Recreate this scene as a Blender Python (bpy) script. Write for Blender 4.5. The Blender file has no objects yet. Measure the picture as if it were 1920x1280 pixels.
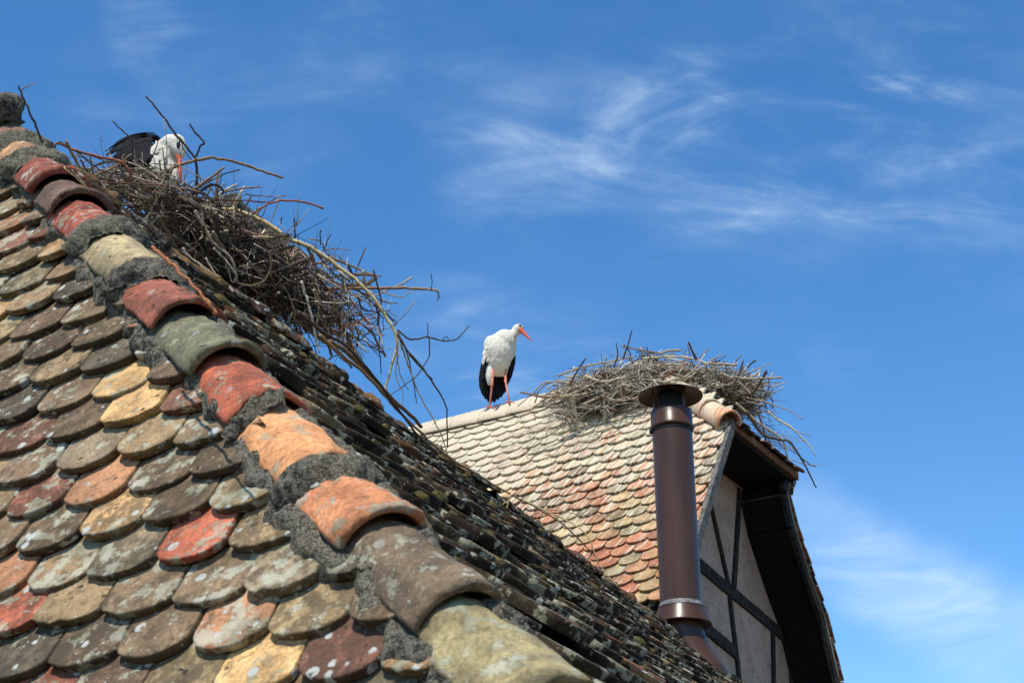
import bpy, math, random
import numpy as np
from math import sin, cos, radians, pi, sqrt, atan2
from mathutils import Vector, noise

# ------------------------------------------------------------------ camera, sky, sun, exposure
S = bpy.context.scene
FPX, TILT = 2726.0, radians(25.485)          # focal length in photo pixels, upward tilt
SUN_AZ, SUN_EL = 200.0, 58.0                 # direction towards the sun (clockwise from the view heading)
EXPOSURE = 0.25
random.seed(7); RNG = np.random.default_rng(7)

cam_d = bpy.data.cameras.new('camera'); cam = bpy.data.objects.new('camera', cam_d)
S.collection.objects.link(cam); S.camera = cam
cam_d.sensor_width = 36.0; cam_d.lens = 36.0 * FPX / 1920.0
cam_d.clip_start = 0.05; cam_d.clip_end = 3000
cam.rotation_euler = (pi / 2 + TILT, 0, 0)
cam_d.dof.use_dof = True; cam_d.dof.focus_distance = 7.5; cam_d.dof.aperture_fstop = 15.0

S.view_settings.view_transform = 'Standard'; S.view_settings.look = 'None'
S.view_settings.gamma = 1.0; S.view_settings.exposure = EXPOSURE

def V(*a): return np.array(a, float)
def D(az, el=0.0):
    a, e = radians(az), radians(el); return V(sin(a) * cos(e), cos(a) * cos(e), sin(e))
def unit(v): return v / np.linalg.norm(v)
def ray(px, py):
    x = (px - 960) / FPX; y = (640 - py) / FPX
    return V(x, cos(TILT) - y * sin(TILT), sin(TILT) + y * cos(TILT))
def at(px, py, d): return unit(ray(px, py)) * d

def nd(nt, t, ins=None, **props):
    n = nt.nodes.new(t)
    for k, v in props.items(): setattr(n, k, v)
    for k, v in (ins or {}).items():
        if isinstance(v, bpy.types.NodeSocket): nt.links.new(v, n.inputs[k])
        else: n.inputs[k].default_value = v
    return n
def mth(nt, op, a, b=0.5, c=0.0, clamp=False):
    return nd(nt, 'ShaderNodeMath', {0: a, 1: b, 2: c}, operation=op, use_clamp=clamp).outputs[0]
def mix(nt, f, a, b, mode='MIX'):
    n = nt.nodes.new('ShaderNodeMix'); n.data_type = 'RGBA'; n.blend_type = mode
    for i, v in ((0, f), (6, a), (7, b)):
        if isinstance(v, bpy.types.NodeSocket): nt.links.new(v, n.inputs[i])
        else: n.inputs[i].default_value = v if i == 0 or len(v) == 4 else (*v, 1)
    return n.outputs[2]
def sstep(nt, x, a, b):
    n = nd(nt, 'ShaderNodeMapRange', {'Value': x, 'From Min': a, 'From Max': b}, interpolation_type='SMOOTHSTEP')
    return n.outputs[0]
def noi(nt, vec, scale, detail=5, rough=.55, w=None, dist=0.0):
    n = nd(nt, 'ShaderNodeTexNoise', {'Vector': vec, 'Scale': scale, 'Detail': detail, 'Roughness': rough, 'Distortion': dist},
           noise_dimensions='4D' if w is not None else '3D')
    if w is not None: nt.links.new(w, n.inputs['W'])
    return n.outputs[0]

# world: physical sky with a thin layer of cirrus, laid out by compass direction
world = bpy.data.worlds.new('World'); S.world = world; world.use_nodes = True
wt = world.node_tree; wt.nodes.clear()
sky = nd(wt, 'ShaderNodeTexSky', sky_type='NISHITA', sun_disc=False, sun_elevation=radians(SUN_EL), sun_rotation=radians(SUN_AZ),
         altitude=200.0, air_density=1.0, dust_density=0.0, ozone_density=3.0)
tc = nd(wt, 'ShaderNodeTexCoord')
sep = nd(wt, 'ShaderNodeSeparateXYZ', {0: tc.outputs['Generated']})
zc = mth(wt, 'ADD', mth(wt, 'MAXIMUM', sep.outputs[2], 0.0), 0.45)
cp = nd(wt, 'ShaderNodeCombineXYZ', {0: mth(wt, 'DIVIDE', sep.outputs[0], zc), 1: mth(wt, 'DIVIDE', sep.outputs[1], zc)})
def cloud_layer(rot, scale, stretch, detail, dist, lo, hi, off=0.0):
    mp = nd(wt, 'ShaderNodeMapping', {'Vector': cp.outputs[0], 'Rotation': (0, 0, radians(rot)), 'Scale': (scale, scale * stretch, 1), 'Location': (off, off * .7, off * .3)})
    return sstep(wt, noi(wt, mp.outputs[0], 1.0, detail, .6, dist=dist), lo, hi)
fine = cloud_layer(-52, 7.0, 2.4, 10, .9, .40, .78, 1.7)
fine2 = cloud_layer(35, 8.5, 2.6, 9, .8, .42, .80, 5.1)
soft = cloud_layer(-20, 5.0, 1.5, 6, .6, .34, .72, 9.3)
tex = mth(wt, 'ADD', mth(wt, 'MULTIPLY', fine, .6), mth(wt, 'MULTIPLY', fine2, .45))
tex = mth(wt, 'ADD', tex, mth(wt, 'MULTIPLY', soft, .45))
def blob(px, py, rx, amp):
    d = unit(ray(px, py)); r = 1.55 * rx / FPX
    dt = nd(wt, 'ShaderNodeVectorMath', {0: tc.outputs['Generated'], 1: tuple(d)}, operation='DOT_PRODUCT').outputs['Value']
    return mth(wt, 'MULTIPLY', mth(wt, 'POWER', sstep(wt, dt, cos(r), 1.0), 2.0), amp)
acc = None
for b in [(1270, 280, 170, 1.9), (1350, 300, 120, 1.1), (1570, 110, 150, .8), (1715, 110, 110, .6), (1590, 250, 170, .8), (1850, 170, 200, .6), (1420, 220, 150, .5), (1740, 250, 150, .45),
          (980, 300, 160, .7), (640, 75, 110, .45), (760, 95, 110, .3), (900, 200, 120, .35), (1130, 110, 100, .2), (340, 230, 190, .45), (270, 50, 70, .5), (860, 650, 130, .9), (1030, 690, 140, .5),
          (1600, 1040, 90, .4), (1670, 1080, 100, .4), (1750, 1130, 100, .4), (1830, 1180, 110, .4), (1580, 685, 70, .35), (1900, 400, 150, .5), (1650, 330, 140, .5), (550, 270, 120, .2), (1480, 420, 120, .3)]:
    o = blob(*b); acc = o if acc is None else mth(wt, 'ADD', acc, o)
cm = mth(wt, 'MULTIPLY', mth(wt, 'ADD', mth(wt, 'MULTIPLY', acc, mth(wt, 'MULTIPLY', tex, mth(wt, 'ADD', tex, .10))), mth(wt, 'MULTIPLY', soft, .05)), .26, clamp=True)
band = None
for b in [(1520, 975, 80, .8), (1580, 1030, 85, .9), (1650, 1080, 90, 1.0), (1730, 1125, 95, 1.0), (1810, 1170, 100, 1.0), (1890, 1220, 110, 1.0)]:
    o = blob(*b); band = o if band is None else mth(wt, 'MAXIMUM', band, o)
cm = mth(wt, 'ADD', cm, mth(wt, 'MULTIPLY', band, mth(wt, 'ADD', mth(wt, 'MULTIPLY', soft, .26), .08)), clamp=True)
hs = nd(wt, 'ShaderNodeHueSaturation', {'Saturation': 1.27, 'Value': 1.19, 'Color': sky.outputs[0]})
skyc = mix(wt, cm, hs.outputs[0], (5.0, 6.2, 7.4))
bg = nd(wt, 'ShaderNodeBackground', {'Color': skyc, 'Strength': 0.14})
wo = nd(wt, 'ShaderNodeOutputWorld', {0: bg.outputs[0]})

sd = bpy.data.lights.new('sun', 'SUN'); sd.energy = 4.2; sd.angle = radians(.53); sd.color = (1, .95, .87)
so = bpy.data.objects.new('sun', sd); S.collection.objects.link(so)
so.rotation_euler = Vector(D(SUN_AZ, SUN_EL)).to_track_quat('Z', 'Y').to_euler()

# ------------------------------------------------------------------ mesh helpers
class MB:
    """collects geometry of ONE mesh object; every face has a tint (rgb) and a random value (alpha)"""
    def __init__(s): s.v = []; s.n = 0; s.f = []; s.c = []
    def add(s, verts, faces, col=(1, 1, 1, 0)):
        s.v.append(np.asarray(verts, float)); o = s.n; s.n += len(verts)
        for f in faces: s.f.append([i + o for i in f])
        s.c += [tuple(col)] * len(faces)
    def build(s, name, mat, parent=None, smooth=True, loc=None):
        vs = np.concatenate(s.v); off = V(0, 0, 0)
        if parent is not None: off = np.array(parent.get('_w', (0, 0, 0)))
        if loc is not None: off = np.array(loc)
        me = bpy.data.meshes.new(name); me.from_pydata((vs - off).tolist(), [], s.f)
        a = me.color_attributes.new('tint', 'FLOAT_COLOR', 'CORNER')
        cc = np.repeat(np.array(s.c), [len(f) for f in s.f], axis=0).astype(np.float32)
        a.data.foreach_set('color', cc.ravel())
        if smooth: me.polygons.foreach_set('use_smooth', [True] * len(me.polygons))
        me.materials.append(mat); me.update()
        o = bpy.data.objects.new(name, me); S.collection.objects.link(o)
        if parent is not None: o.parent = parent
        if loc is not None: o.location = loc
        return o
def thing(name, label, cat, loc, group=None):
    o = bpy.data.objects.new(name, None); S.collection.objects.link(o)
    o.location = tuple(loc); o['label'] = label; o['category'] = cat; o['_w'] = [float(x) for x in loc]
    if group: o['group'] = group
    return o
def tag(o, label, cat, group=None):
    o['label'] = label; o['category'] = cat
    if group: o['group'] = group
def grid_faces(nu, nv, wrap=False):
    F = []
    for j in range(nv - 1):
        for i in range(nu if wrap else nu - 1):
            a = j * nu + i; b = j * nu + (i + 1) % nu
            F.append((a, b, b + nu, a + nu))
    return F
def tube(mb, pts, rad, sides=6, col=(1, 1, 1, 0)):
    P = np.asarray(pts, float); n = len(P)
    if np.isscalar(rad): rad = [rad] * n
    T = np.gradient(P, axis=0); T /= np.linalg.norm(T, axis=1)[:, None] + 1e-9
    ref = V(0, 0, 1) if abs(T[0][2]) < .9 else V(1, 0, 0)
    vs = []; u = unit(np.cross(T[0], ref))
    for k in range(n):
        u = unit(u - T[k] * (u @ T[k])); w = np.cross(T[k], u)
        for i in range(sides):
            a = 2 * pi * i / sides; vs.append(P[k] + rad[k] * (cos(a) * u + sin(a) * w))
    F = grid_faces(sides, n, True)
    F.append(tuple(range(sides))[::-1]); F.append(tuple(range((n - 1) * sides, n * sides)))
    mb.add(vs, F, col)
def box(mb, c, ax, ay, az_, col=(1, 1, 1, 0), bev=0.0):
    """box with centre c and half-extent vectors"""
    c = np.asarray(c); vs = [c + i * ax + j * ay + k * az_ for k in (-1, 1) for j in (-1, 1) for i in (-1, 1)]
    mb.add(vs, [(0, 2, 3, 1), (4, 5, 7, 6), (0, 1, 5, 4), (2, 6, 7, 3), (0, 4, 6, 2), (1, 3, 7, 5)], col)
def lathe(mb, base, prof, sides=48, col=(1, 1, 1, 0), axis=None):
    ax = V(0, 0, 1) if axis is None else unit(axis)
    u = unit(np.cross(ax, V(0, 1, 0.01))); w = np.cross(ax, u); vs = []
    for r, h in prof:
        for i in range(sides):
            a = 2 * pi * i / sides; vs.append(base + ax * h + r * (cos(a) * u + sin(a) * w))
    mb.add(vs, grid_faces(sides, len(prof), True), col)
def nz(p, s=1.0, o=0.0): return noise.noise(Vector((p[0] * s + o, p[1] * s, p[2] * s)))
def fbm(p, s): return noise.fractal(Vector((p[0] * s, p[1] * s, p[2] * s)), .9, 2.1, 5)

# ------------------------------------------------------------------ materials
def new_mat(name):
    m = bpy.data.materials.new(name); m.use_nodes = True; nt = m.node_tree; nt.nodes.clear()
    out = nd(nt, 'ShaderNodeOutputMaterial'); b = nd(nt, 'ShaderNodeBsdfPrincipled'); nt.links.new(b.outputs[0], out.inputs[0])
    return m, nt, b
def bump(nt, b, h, strength=.5, dist=.004):
    n = nd(nt, 'ShaderNodeBump', {'Height': h, 'Strength': strength, 'Distance': dist}); nt.links.new(n.outputs[0], b.inputs['Normal'])

def clay_mat(name, lich=.5, pits=.4, grime=.35, k=1.0, guano=None, spots=1.0, tone=(1, 1, 1), dirt=(.055, .046, .036)):
    m, nt, b = new_mat(name)
    co = nd(nt, 'ShaderNodeTexCoord').outputs['Object']
    at_ = nd(nt, 'ShaderNodeAttribute', attribute_name='tint')
    w = mth(nt, 'MULTIPLY', at_.outputs['Alpha'], 41.0)
    rnd2 = mth(nt, 'FRACT', mth(nt, 'MULTIPLY', at_.outputs['Alpha'], 7.31))
    rnd3 = mth(nt, 'FRACT', mth(nt, 'MULTIPLY', at_.outputs['Alpha'], 17.7))
    big = noi(nt, co, 11 * k, 6, .6, w); mid = noi(nt, co, 34 * k, 7, .65, w); fin = noi(nt, co, 150 * k, 6, .7, w)
    col = mix(nt, 1.0, at_.outputs['Color'], nd(nt, 'ShaderNodeCombineColor', {0: tone[0], 1: tone[1], 2: tone[2]}).outputs[0], 'MULTIPLY')
    br = nd(nt, 'ShaderNodeMapRange', {'Value': big, 'From Min': .3, 'From Max': .7, 'To Min': .48, 'To Max': 1.5}).outputs[0]
    fr = nd(nt, 'ShaderNodeMapRange', {'Value': fin, 'From Min': .3, 'From Max': .7, 'To Min': .55, 'To Max': 1.45}).outputs[0]
    v = mth(nt, 'MULTIPLY', br, fr)
    col = mix(nt, 1.0, col, nd(nt, 'ShaderNodeCombineColor', {0: v, 1: v, 2: v}).outputs[0], 'MULTIPLY')
    # weathered dark crust
    g = sstep(nt, mth(nt, 'ADD', mid, mth(nt, 'MULTIPLY', mth(nt, 'SUBTRACT', rnd2, .5), .2)), .44, .60)
    col = mix(nt, mth(nt, 'MULTIPLY', g, grime), col, dirt)
    # grey-green and pale crustose lichen
    l1 = noi(nt, co, 24 * k, 8, .68, mth(nt, 'ADD', w, 5.0))
    lth = mth(nt, 'ADD', .600 - .12 * lich, mth(nt, 'MULTIPLY', rnd3, .12))
    lm = mth(nt, 'DIVIDE', mth(nt, 'SUBTRACT', l1, lth), .035, clamp=True)
    lc = mix(nt, sstep(nt, big, .4, .6), (.25, .245, .16), (.46, .44, .32))
    col = mix(nt, mth(nt, 'MULTIPLY', lm, .75), col, lc)
    vo = nd(nt, 'ShaderNodeTexVoronoi', {'Vector': co, 'W': w, 'Scale': 30 * k}, voronoi_dimensions='4D')
    wob = mth(nt, 'MULTIPLY', mth(nt, 'SUBTRACT', fin, .5), .35)
    vr = mth(nt, 'SUBTRACT', mth(nt, 'ADD', vo.outputs['Distance'], wob), mth(nt, 'MULTIPLY', nd(nt, 'ShaderNodeSeparateColor', {0: vo.outputs['Color']}).outputs[0], .30))
    sm = mth(nt, 'MULTIPLY', mth(nt, 'SUBTRACT', 1.0, sstep(nt, vr, .02, .10)), mth(nt, 'MULTIPLY', sstep(nt, mth(nt, 'ADD', mid, mth(nt, 'MULTIPLY', rnd2, .1)), .43, .56), .8 * spots))
    col = mix(nt, sm, col, (.47, .48, .42))
    v3 = nd(nt, 'ShaderNodeTexVoronoi', {'Vector': co, 'W': w, 'Scale': 95 * k}, voronoi_dimensions='4D')
    s3 = mth(nt, 'MULTIPLY', mth(nt, 'SUBTRACT', 1.0, sstep(nt, v3.outputs['Distance'], .16, .26)), sstep(nt, l1, .44, .56))
    col = mix(nt, mth(nt, 'MULTIPLY', s3, .7 * spots), col, (.55, .54, .48))
    # black pits
    v2 = nd(nt, 'ShaderNodeTexVoronoi', {'Vector': co, 'W': mth(nt, 'ADD', w, 9.0), 'Scale': 38 * k}, voronoi_dimensions='4D')
    pm = mth(nt, 'SUBTRACT', 1.0, sstep(nt, mth(nt, 'ADD', v2.outputs['Distance'], wob), .14, .24))
    pm = mth(nt, 'MULTIPLY', pm, sstep(nt, mth(nt, 'ADD', rnd3, mth(nt, 'SUBTRACT', big, .5)), 1.0 - pits, 1.12 - pits))
    col = mix(nt, mth(nt, 'MULTIPLY', pm, .85), col, (.03, .026, .02))
    if guano is not None:
        R_, U_, v0, v1 = guano; pos = nd(nt, 'ShaderNodeNewGeometry').outputs['Position']
        dx = nd(nt, 'ShaderNodeVectorMath', {0: pos, 1: tuple(R_)}, operation='DOT_PRODUCT').outputs['Value']
        dy = nd(nt, 'ShaderNodeVectorMath', {0: pos, 1: tuple(U_)}, operation='DOT_PRODUCT').outputs['Value']
        sv = nd(nt, 'ShaderNodeCombineXYZ', {0: mth(nt, 'ADD', mth(nt, 'MULTIPLY', dx, 42.0), mth(nt, 'MULTIPLY', dy, 9.0)), 1: mth(nt, 'MULTIPLY', dy, 3.0)})
        st = noi(nt, sv.outputs[0], 1.0, 5, .6, w)
        hgt = nd(nt, 'ShaderNodeMapRange', {'Value': mth(nt, 'ADD', dy, mth(nt, 'MULTIPLY', mth(nt, 'SUBTRACT', noi(nt, co, 1.6, 3, .5), .5), 1.1)),
                                           'From Min': v0, 'From Max': v1, 'To Min': .565, 'To Max': .31}).outputs[0]
        gm = mth(nt, 'DIVIDE', mth(nt, 'SUBTRACT', st, hgt), .09, clamp=True)
        col = mix(nt, mth(nt, 'MULTIPLY', gm, .80), col, (.62, .56, .40))
    nt.links.new(col, b.inputs['Base Color']); b.inputs['Roughness'].default_value = .93
    b.inputs['Specular IOR Level'].default_value = .2
    h = mth(nt, 'ADD', mth(nt, 'MULTIPLY', mid, 1.0), mth(nt, 'MULTIPLY', fin, .45))
    h = mth(nt, 'SUBTRACT', mth(nt, 'ADD', h, mth(nt, 'MULTIPLY', lm, .12)), mth(nt, 'MULTIPLY', pm, .6))
    bump(nt, b, h, .8, .006 / sqrt(k))
    return m

def rough_mat(name, c1, c2, scale=30, c3=None, rough=.95, bs=.8, bd=.01, tint=False, lo=.38, hi=.62):
    m, nt, b = new_mat(name); co = nd(nt, 'ShaderNodeTexCoord').outputs['Object']
    n1 = noi(nt, co, scale, 8, .65); n2 = noi(nt, co, scale * 4.3, 6, .7)
    col = mix(nt, sstep(nt, n1, lo, hi), c1, c2)
    if c3: col = mix(nt, sstep(nt, n2, .54, .64), col, c3)
    if name == 'old_mortar': col = mix(nt, mth(nt, 'MULTIPLY', sstep(nt, noi(nt, co, 5.0, 5, .6), .44, .58), .65), col, mix(nt, sstep(nt, n2, .42, .58), (.10, .09, .06), (.42, .37, .25)))
    if tint: col = mix(nt, 1.0, col, nd(nt, 'ShaderNodeAttribute', attribute_name='tint').outputs['Color'], 'MULTIPLY')
    nt.links.new(col, b.inputs['Base Color']); b.inputs['Roughness'].default_value = rough; b.inputs['Specular IOR Level'].default_value = .25
    bump(nt, b, mth(nt, 'ADD', n1, mth(nt, 'MULTIPLY', n2, .5)), bs, bd)
    return m

M_tileA = clay_mat('weathered_clay', lich=.95, pits=.42, grime=.62, spots=1.1, tone=(1.42, 1.18, .90), dirt=(.045, .036, .024))
M_cap = clay_mat('cap_clay', lich=.6, pits=.75, grime=.45, k=.9, spots=.5, tone=(1.08, 1.0, .86))
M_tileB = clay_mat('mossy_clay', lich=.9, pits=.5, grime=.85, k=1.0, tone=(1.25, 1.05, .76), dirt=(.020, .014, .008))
M_mortar = rough_mat('old_mortar', (.035, .031, .024), (.22, .20, .15), 55, (.50, .45, .32), bs=1.0, bd=.02, lo=.42, hi=.60)
M_moss = rough_mat('moss', (.045, .05, .02), (.15, .105, .025), 60, (.24, .14, .03), bs=1, bd=.01)
M_plaster = rough_mat('aged_plaster', (.39, .255, .175), (.48, .325, .23), 3.5, (.29, .185, .125), bs=.35, bd=.01)
M_timber = rough_mat('dark_oak', (.012, .010, .008), (.045, .037, .028), 18, (.075, .062, .048), bs=.8, bd=.01)
M_board = rough_mat('grey_board', (.085, .08, .065), (.18, .17, .145), 22, (.06, .055, .05), bs=.8, bd=.008)
M_redboard = rough_mat('red_board', (.12, .045, .022), (.26, .11, .055), 14, (.06, .03, .02), bs=.5, bd=.006)
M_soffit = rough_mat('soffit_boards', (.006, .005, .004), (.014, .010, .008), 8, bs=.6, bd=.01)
M_stick = rough_mat('stick_bark', (.75, .72, .68), (1.2, 1.15, 1.05), 60, (.5, .46, .42), bs=.6, bd=.002, tint=True)
M_stone = rough_mat('mossy_stone', (.05, .052, .04), (.21, .20, .16), 9, (.09, .095, .06), bs=1, bd=.03)
M_render = rough_mat('chimney_render', (.24, .21, .165), (.36, .32, .26), 7, (.17, .15, .12), bs=.6, bd=.01)
M_ground = rough_mat('paving', (.09, .075, .055), (.13, .11, .08), 1.2, (.07, .06, .045), bs=.5, bd=.02)
M_wall = rough_mat('house_render', (.46, .40, .32), (.56, .50, .42), 2.5, (.40, .35, .28), bs=.3, bd=.01)

def feather_mat(name, c1, c2, rough, sheen=0.0):
    m, nt, b = new_mat(name); co = nd(nt, 'ShaderNodeTexCoord').outputs['Object']
    mp = nd(nt, 'ShaderNodeMapping', {'Vector': co, 'Scale': (120, 120, 26)})
    n1 = noi(nt, mp.outputs[0], 1.0, 4, .6); n2 = noi(nt, co, 22, 4, .6)
    col = mix(nt, mth(nt, 'MULTIPLY', mth(nt, 'ADD', n1, n2), .5), c1, c2)
    nt.links.new(col, b.inputs['Base Color']); b.inputs['Roughness'].default_value = rough
    b.inputs['Specular IOR Level'].default_value = .2; bump(nt, b, mth(nt, 'ADD', n1, n2), .7, .01); return m
M_white = feather_mat('white_plumage', (.50, .45, .34), (.86, .81, .67), .8)
M_black = feather_mat('black_feathers', (.002, .002, .003), (.007, .007, .010), .7)
M_bill = rough_mat('red_bill', (.44, .045, .016), (.56, .09, .03), 40, rough=.45, bs=.2, bd=.002)
M_leg = rough_mat('red_leg', (.55, .13, .07), (.72, .26, .17), 50, (.75, .45, .35), rough=.6, bs=.4, bd=.002)
M_eye, _nt, _b = new_mat('eye'); _b.inputs['Base Color'].default_value = (.004, .004, .004, 1); _b.inputs['Roughness'].default_value = .25

M_flue, nt, b = new_mat('brown_enamel')
co = nd(nt, 'ShaderNodeTexCoord').outputs['Object']
n1 = noi(nt, nd(nt, 'ShaderNodeMapping', {'Vector': co, 'Scale': (9, 9, 1.2)}).outputs[0], 1.0, 5, .6); n2 = noi(nt, co, 140, 4, .6)
col = mix(nt, sstep(nt, n1, .3, .7), (.050, .021, .009), (.072, .031, .013))
col = mix(nt, mth(nt, 'MULTIPLY', sstep(nt, n2, .70, .76), .25), col, (.25, .2, .16))
nt.links.new(col, b.inputs['Base Color']); b.inputs['Roughness'].default_value = .34; b.inputs['Metallic'].default_value = .0
b.inputs['Coat Weight'].default_value = .12; b.inputs['Coat Roughness'].default_value = .22; b.inputs['Specular IOR Level'].default_value = .32
bump(nt, b, n1, .08, .01)
M_capmetal, _nt, _b = new_mat('cap_enamel'); _b.inputs['Base Color'].default_value = (.028, .014, .008, 1); _b.inputs['Specular IOR Level'].default_value = .06; _b.inputs['Roughness'].default_value = .4
M_seal = rough_mat('silver_sealant', (.10, .095, .09), (.22, .21, .20), 40, (.07, .06, .05), rough=.45, bs=.5, bd=.004)
M_dark, _nt, _b = new_mat('soot'); _b.inputs['Base Color'].default_value = (.01, .009, .008, 1); _b.inputs['Roughness'].default_value = .8

# ------------------------------------------------------------------ ground
GZ = -3.4
mb = MB(); n = 41; xs = np.linspace(-1, 1, n); gv = []
for y in xs:
    for x in xs: gv.append((np.sign(x) * abs(x) ** 3 * 900, np.sign(y) * abs(y) ** 3 * 900, GZ))
mb.add(gv, grid_faces(n, n)); g = mb.build('ground', M_ground); g['kind'] = 'structure'; g['label'] = 'paved ground below the roofs'

# ------------------------------------------------------------------ tiles
def beaver_tile(mb, tip, X, Y, Nn, w, L, t, tilt, col, arc=None, nx=9, ny=8, rough=.0016, clamp=None, back=False, shade_grime=.5):
    """rounded flat tile: tip = middle of its lower edge (top face), Y points up the slope"""
    hw = w / 2; arc = arc if arc is not None else w * .34; seed = random.random() * 100
    a = np.sin(np.linspace(-pi / 2, pi / 2, nx)); bb = np.linspace(0, 1, ny) ** 1.5
    vs = []; chip = [.0035 * noise.noise(Vector((seed, k * .9, 0))) + .022 * max(0, noise.noise(Vector((seed, k * .75, 9))) - .30) for k in range(nx)]
    def pt(ai, bi, inset, drop, k):
        yb = arc * (1 - sqrt(max(0, 1 - ai * ai))) + chip[k] * 1.0
        x = ai * hw * (1 - inset / hw); y = yb + inset + (L - yb - inset) * bi
        z = -y * tilt - drop
        return x, y, z
    P = []
    for bi in bb:
        for k, ai in enumerate(a):
            x, y, z = pt(ai, bi, .004, 0, k)
            z += rough * 1.5 * noise.noise(Vector((x * 38 + seed, y * 38, 1.0))) + rough * noise.noise(Vector((x * 95, y * 95 + seed, 2.0)))
            z += -.0016 * (ai ** 4)
            P.append((x, y, z))
    F = grid_faces(nx, ny)
    # rim: left side (top to bottom), lower edge, right side
    loop = [(0, j) for j in range(ny - 1, -1, -1)] + [(i, 0) for i in range(1, nx)] + [(nx - 1, j) for j in range(1, ny)]
    base = len(P); ids0 = [j * nx + i for i, j in loop]; rings = []
    for ins, dr in ((0.0008, .0018), (0, .5 * t), (.001, t)):
        ring = []
        for (i, j) in loop:
            x, y, z = pt(a[i], bb[j], ins, dr, i)
            e = .0014 * noise.noise(Vector((x * 120 + seed, y * 120, dr * 400)))
            P.append((x + e, y + e - ins, z)); ring.append(len(P) - 1)
        rings.append(ring)
    prev = ids0
    for ring in rings:
        for k in range(len(loop) - 1): F.append((prev[k + 1], prev[k], ring[k], ring[k + 1]))
        prev = ring
    if back:
        r = rings[-1]; F.append(tuple(r))
    P = np.array(P)
    if clamp is not None:
        P = clamp(P)
    W = tip + P[:, :1] * X + P[:, 1:2] * Y + P[:, 2:] * Nn
    mb.add(W, F, col); nr = len(F) - (nx - 1) * (ny - 1)
    if shade_grime:                                                  # rim tint: shade painted on the edges, plus mossy drip grime
        k0 = len(mb.c) - nr + len(loop) - 1; c2 = (col[0] * shade_grime, col[1] * shade_grime, col[2] * shade_grime * .9, col[3])
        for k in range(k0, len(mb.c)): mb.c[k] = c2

def srgb(r, g, b): return tuple(((c / 255) / 12.92 if c < 11 else ((c / 255 + .055) / 1.055) ** 2.4) for c in (r, g, b))
PAL_A = [((126, 110, 86), 6), ((146, 128, 94), 5), ((116, 98, 80), 4), ((188, 152, 100), 2), ((200, 162, 100), 1), ((162, 96, 72), 1.6), ((140, 80, 66), 1.6),
         ((192, 98, 62), .9), ((138, 130, 106), 3), ((96, 92, 80), 2), ((170, 120, 84), 1.5), ((132, 88, 74), 2)]
def calm(c, q=.30, f=.80):
    l = .3 * c[0] + .6 * c[1] + .1 * c[2]; return tuple((x + (l - x) * q) * f for x in c)
def pick(pal, f=1.0):
    c = random.choices([p[0] for p in pal], [p[1] for p in pal])[0]; j = random.uniform(.85, 1.12) * f
    c = calm(srgb(*c)); return (c[0] * j, c[1] * j * random.uniform(.96, 1.04), c[2] * j, random.random())

# ================================================================== NEAR HOUSE
rA = D(-61.52); pitA = 69.11
uA = D(-61.52 + 90, pitA); nA = -np.cross(rA, uA); XA = -rA; dA = -1.5876 * .94     # plane nA.P = dA, facing the camera
oA = nA * dA
HIPC = (0.00242867, -1.0209368, 0.0589539)                                         # left rim of the hip caps in plane coordinates
def hipx(v): return HIPC[0] * v * v + HIPC[1] * v + HIPC[2]
def PA(x, v, h=0.0): return oA + XA * x + uA * v + nA * h
hdir = unit(PA(hipx(3.1), 3.1) - PA(hipx(1.0), 1.0))                               # up the hip
shA = np.cross(hdir, nA); shA = shA * (1 if shA[0] > 0 else -1)
def HIP(v): return PA(hipx(v), v) + shA * .085
APEX = HIP(3.1); rB = D(23.2)
nB = unit(np.cross(rB, hdir)); nB = nB if nB[2] > 0 else -nB
uB = unit(np.cross(nB, rB)); uB = uB if uB[2] > 0 else -uB
EAVE_Z = -0.45
house = thing('tiled_house', 'near old house with a steep hipped roof of worn orange and grey tiles', 'house', (0.2, 3.0, GZ))

wA, eA, tA = .156, .099, .019
mb = MB()
j0 = int((EAVE_Z / uA[2]) / eA)
v_bot = -.9
j = 0; v = v_bot
while v < 3.25:
    xh = hipx(v) + .045
    st = (j % 2) * .5 + .12 * noise.noise(Vector((0, j * .37, 5)))
    k0 = int(math.floor((-4.4 - xh) / wA))
    i = 0; x = -4.6 + st * wA
    x = -4.6 + st * wA
    while x < xh + .01:
        ww = wA * random.uniform(.965, 1.0)
        col = pick(PAL_A)
        lift = .0045 * noise.noise(Vector((x * 3, v * 3, 2))) + random.uniform(-.002, .005)
        yaw = random.gauss(0, .018) + .02 * noise.noise(Vector((x * 1.3, v * 1.3, 8)))
        roll = random.gauss(0, .012)
        near = max(0, 1 - (xh - x) / .30)                       # the last tiles lift onto the hip mortar
        lift += .010 * near; roll += .05 * near
        X = unit(XA * cos(yaw) + uA * sin(yaw) + nA * roll); Y = unit(uA * cos(yaw) - XA * sin(yaw)); Nn = unit(np.cross(X, Y)); Nn = Nn if Nn @ nA > 0 else -Nn
        tip = PA(x + random.gauss(0, .0025), v + random.gauss(0, .004), lift)
        lim = hipx(v + .06) + .035 - x
        def cl(P, lim=lim):
            P[:, 0] = np.minimum(P[:, 0], lim - (P[:, 1] - .06) * .95); return P
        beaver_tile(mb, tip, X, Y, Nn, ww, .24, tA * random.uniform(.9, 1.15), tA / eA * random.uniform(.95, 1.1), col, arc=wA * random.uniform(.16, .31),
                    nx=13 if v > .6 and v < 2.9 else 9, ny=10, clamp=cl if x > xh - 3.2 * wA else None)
        x += wA * 1.012
    v += eA * random.uniform(.985, 1.015); j += 1
# roof deck under the tiles
c = [PA(-4.8, v_bot, -.06), PA(hipx(v_bot) + .02, v_bot, -.06), PA(hipx(3.2) + .02, 3.2, -.06), PA(-4.8, 3.2, -.06)]
mb.add(c, [(0, 1, 2, 3)], (.03, .025, .02, 0))
mb.build('sunny_tiled_slope', M_tileA, house)

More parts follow.
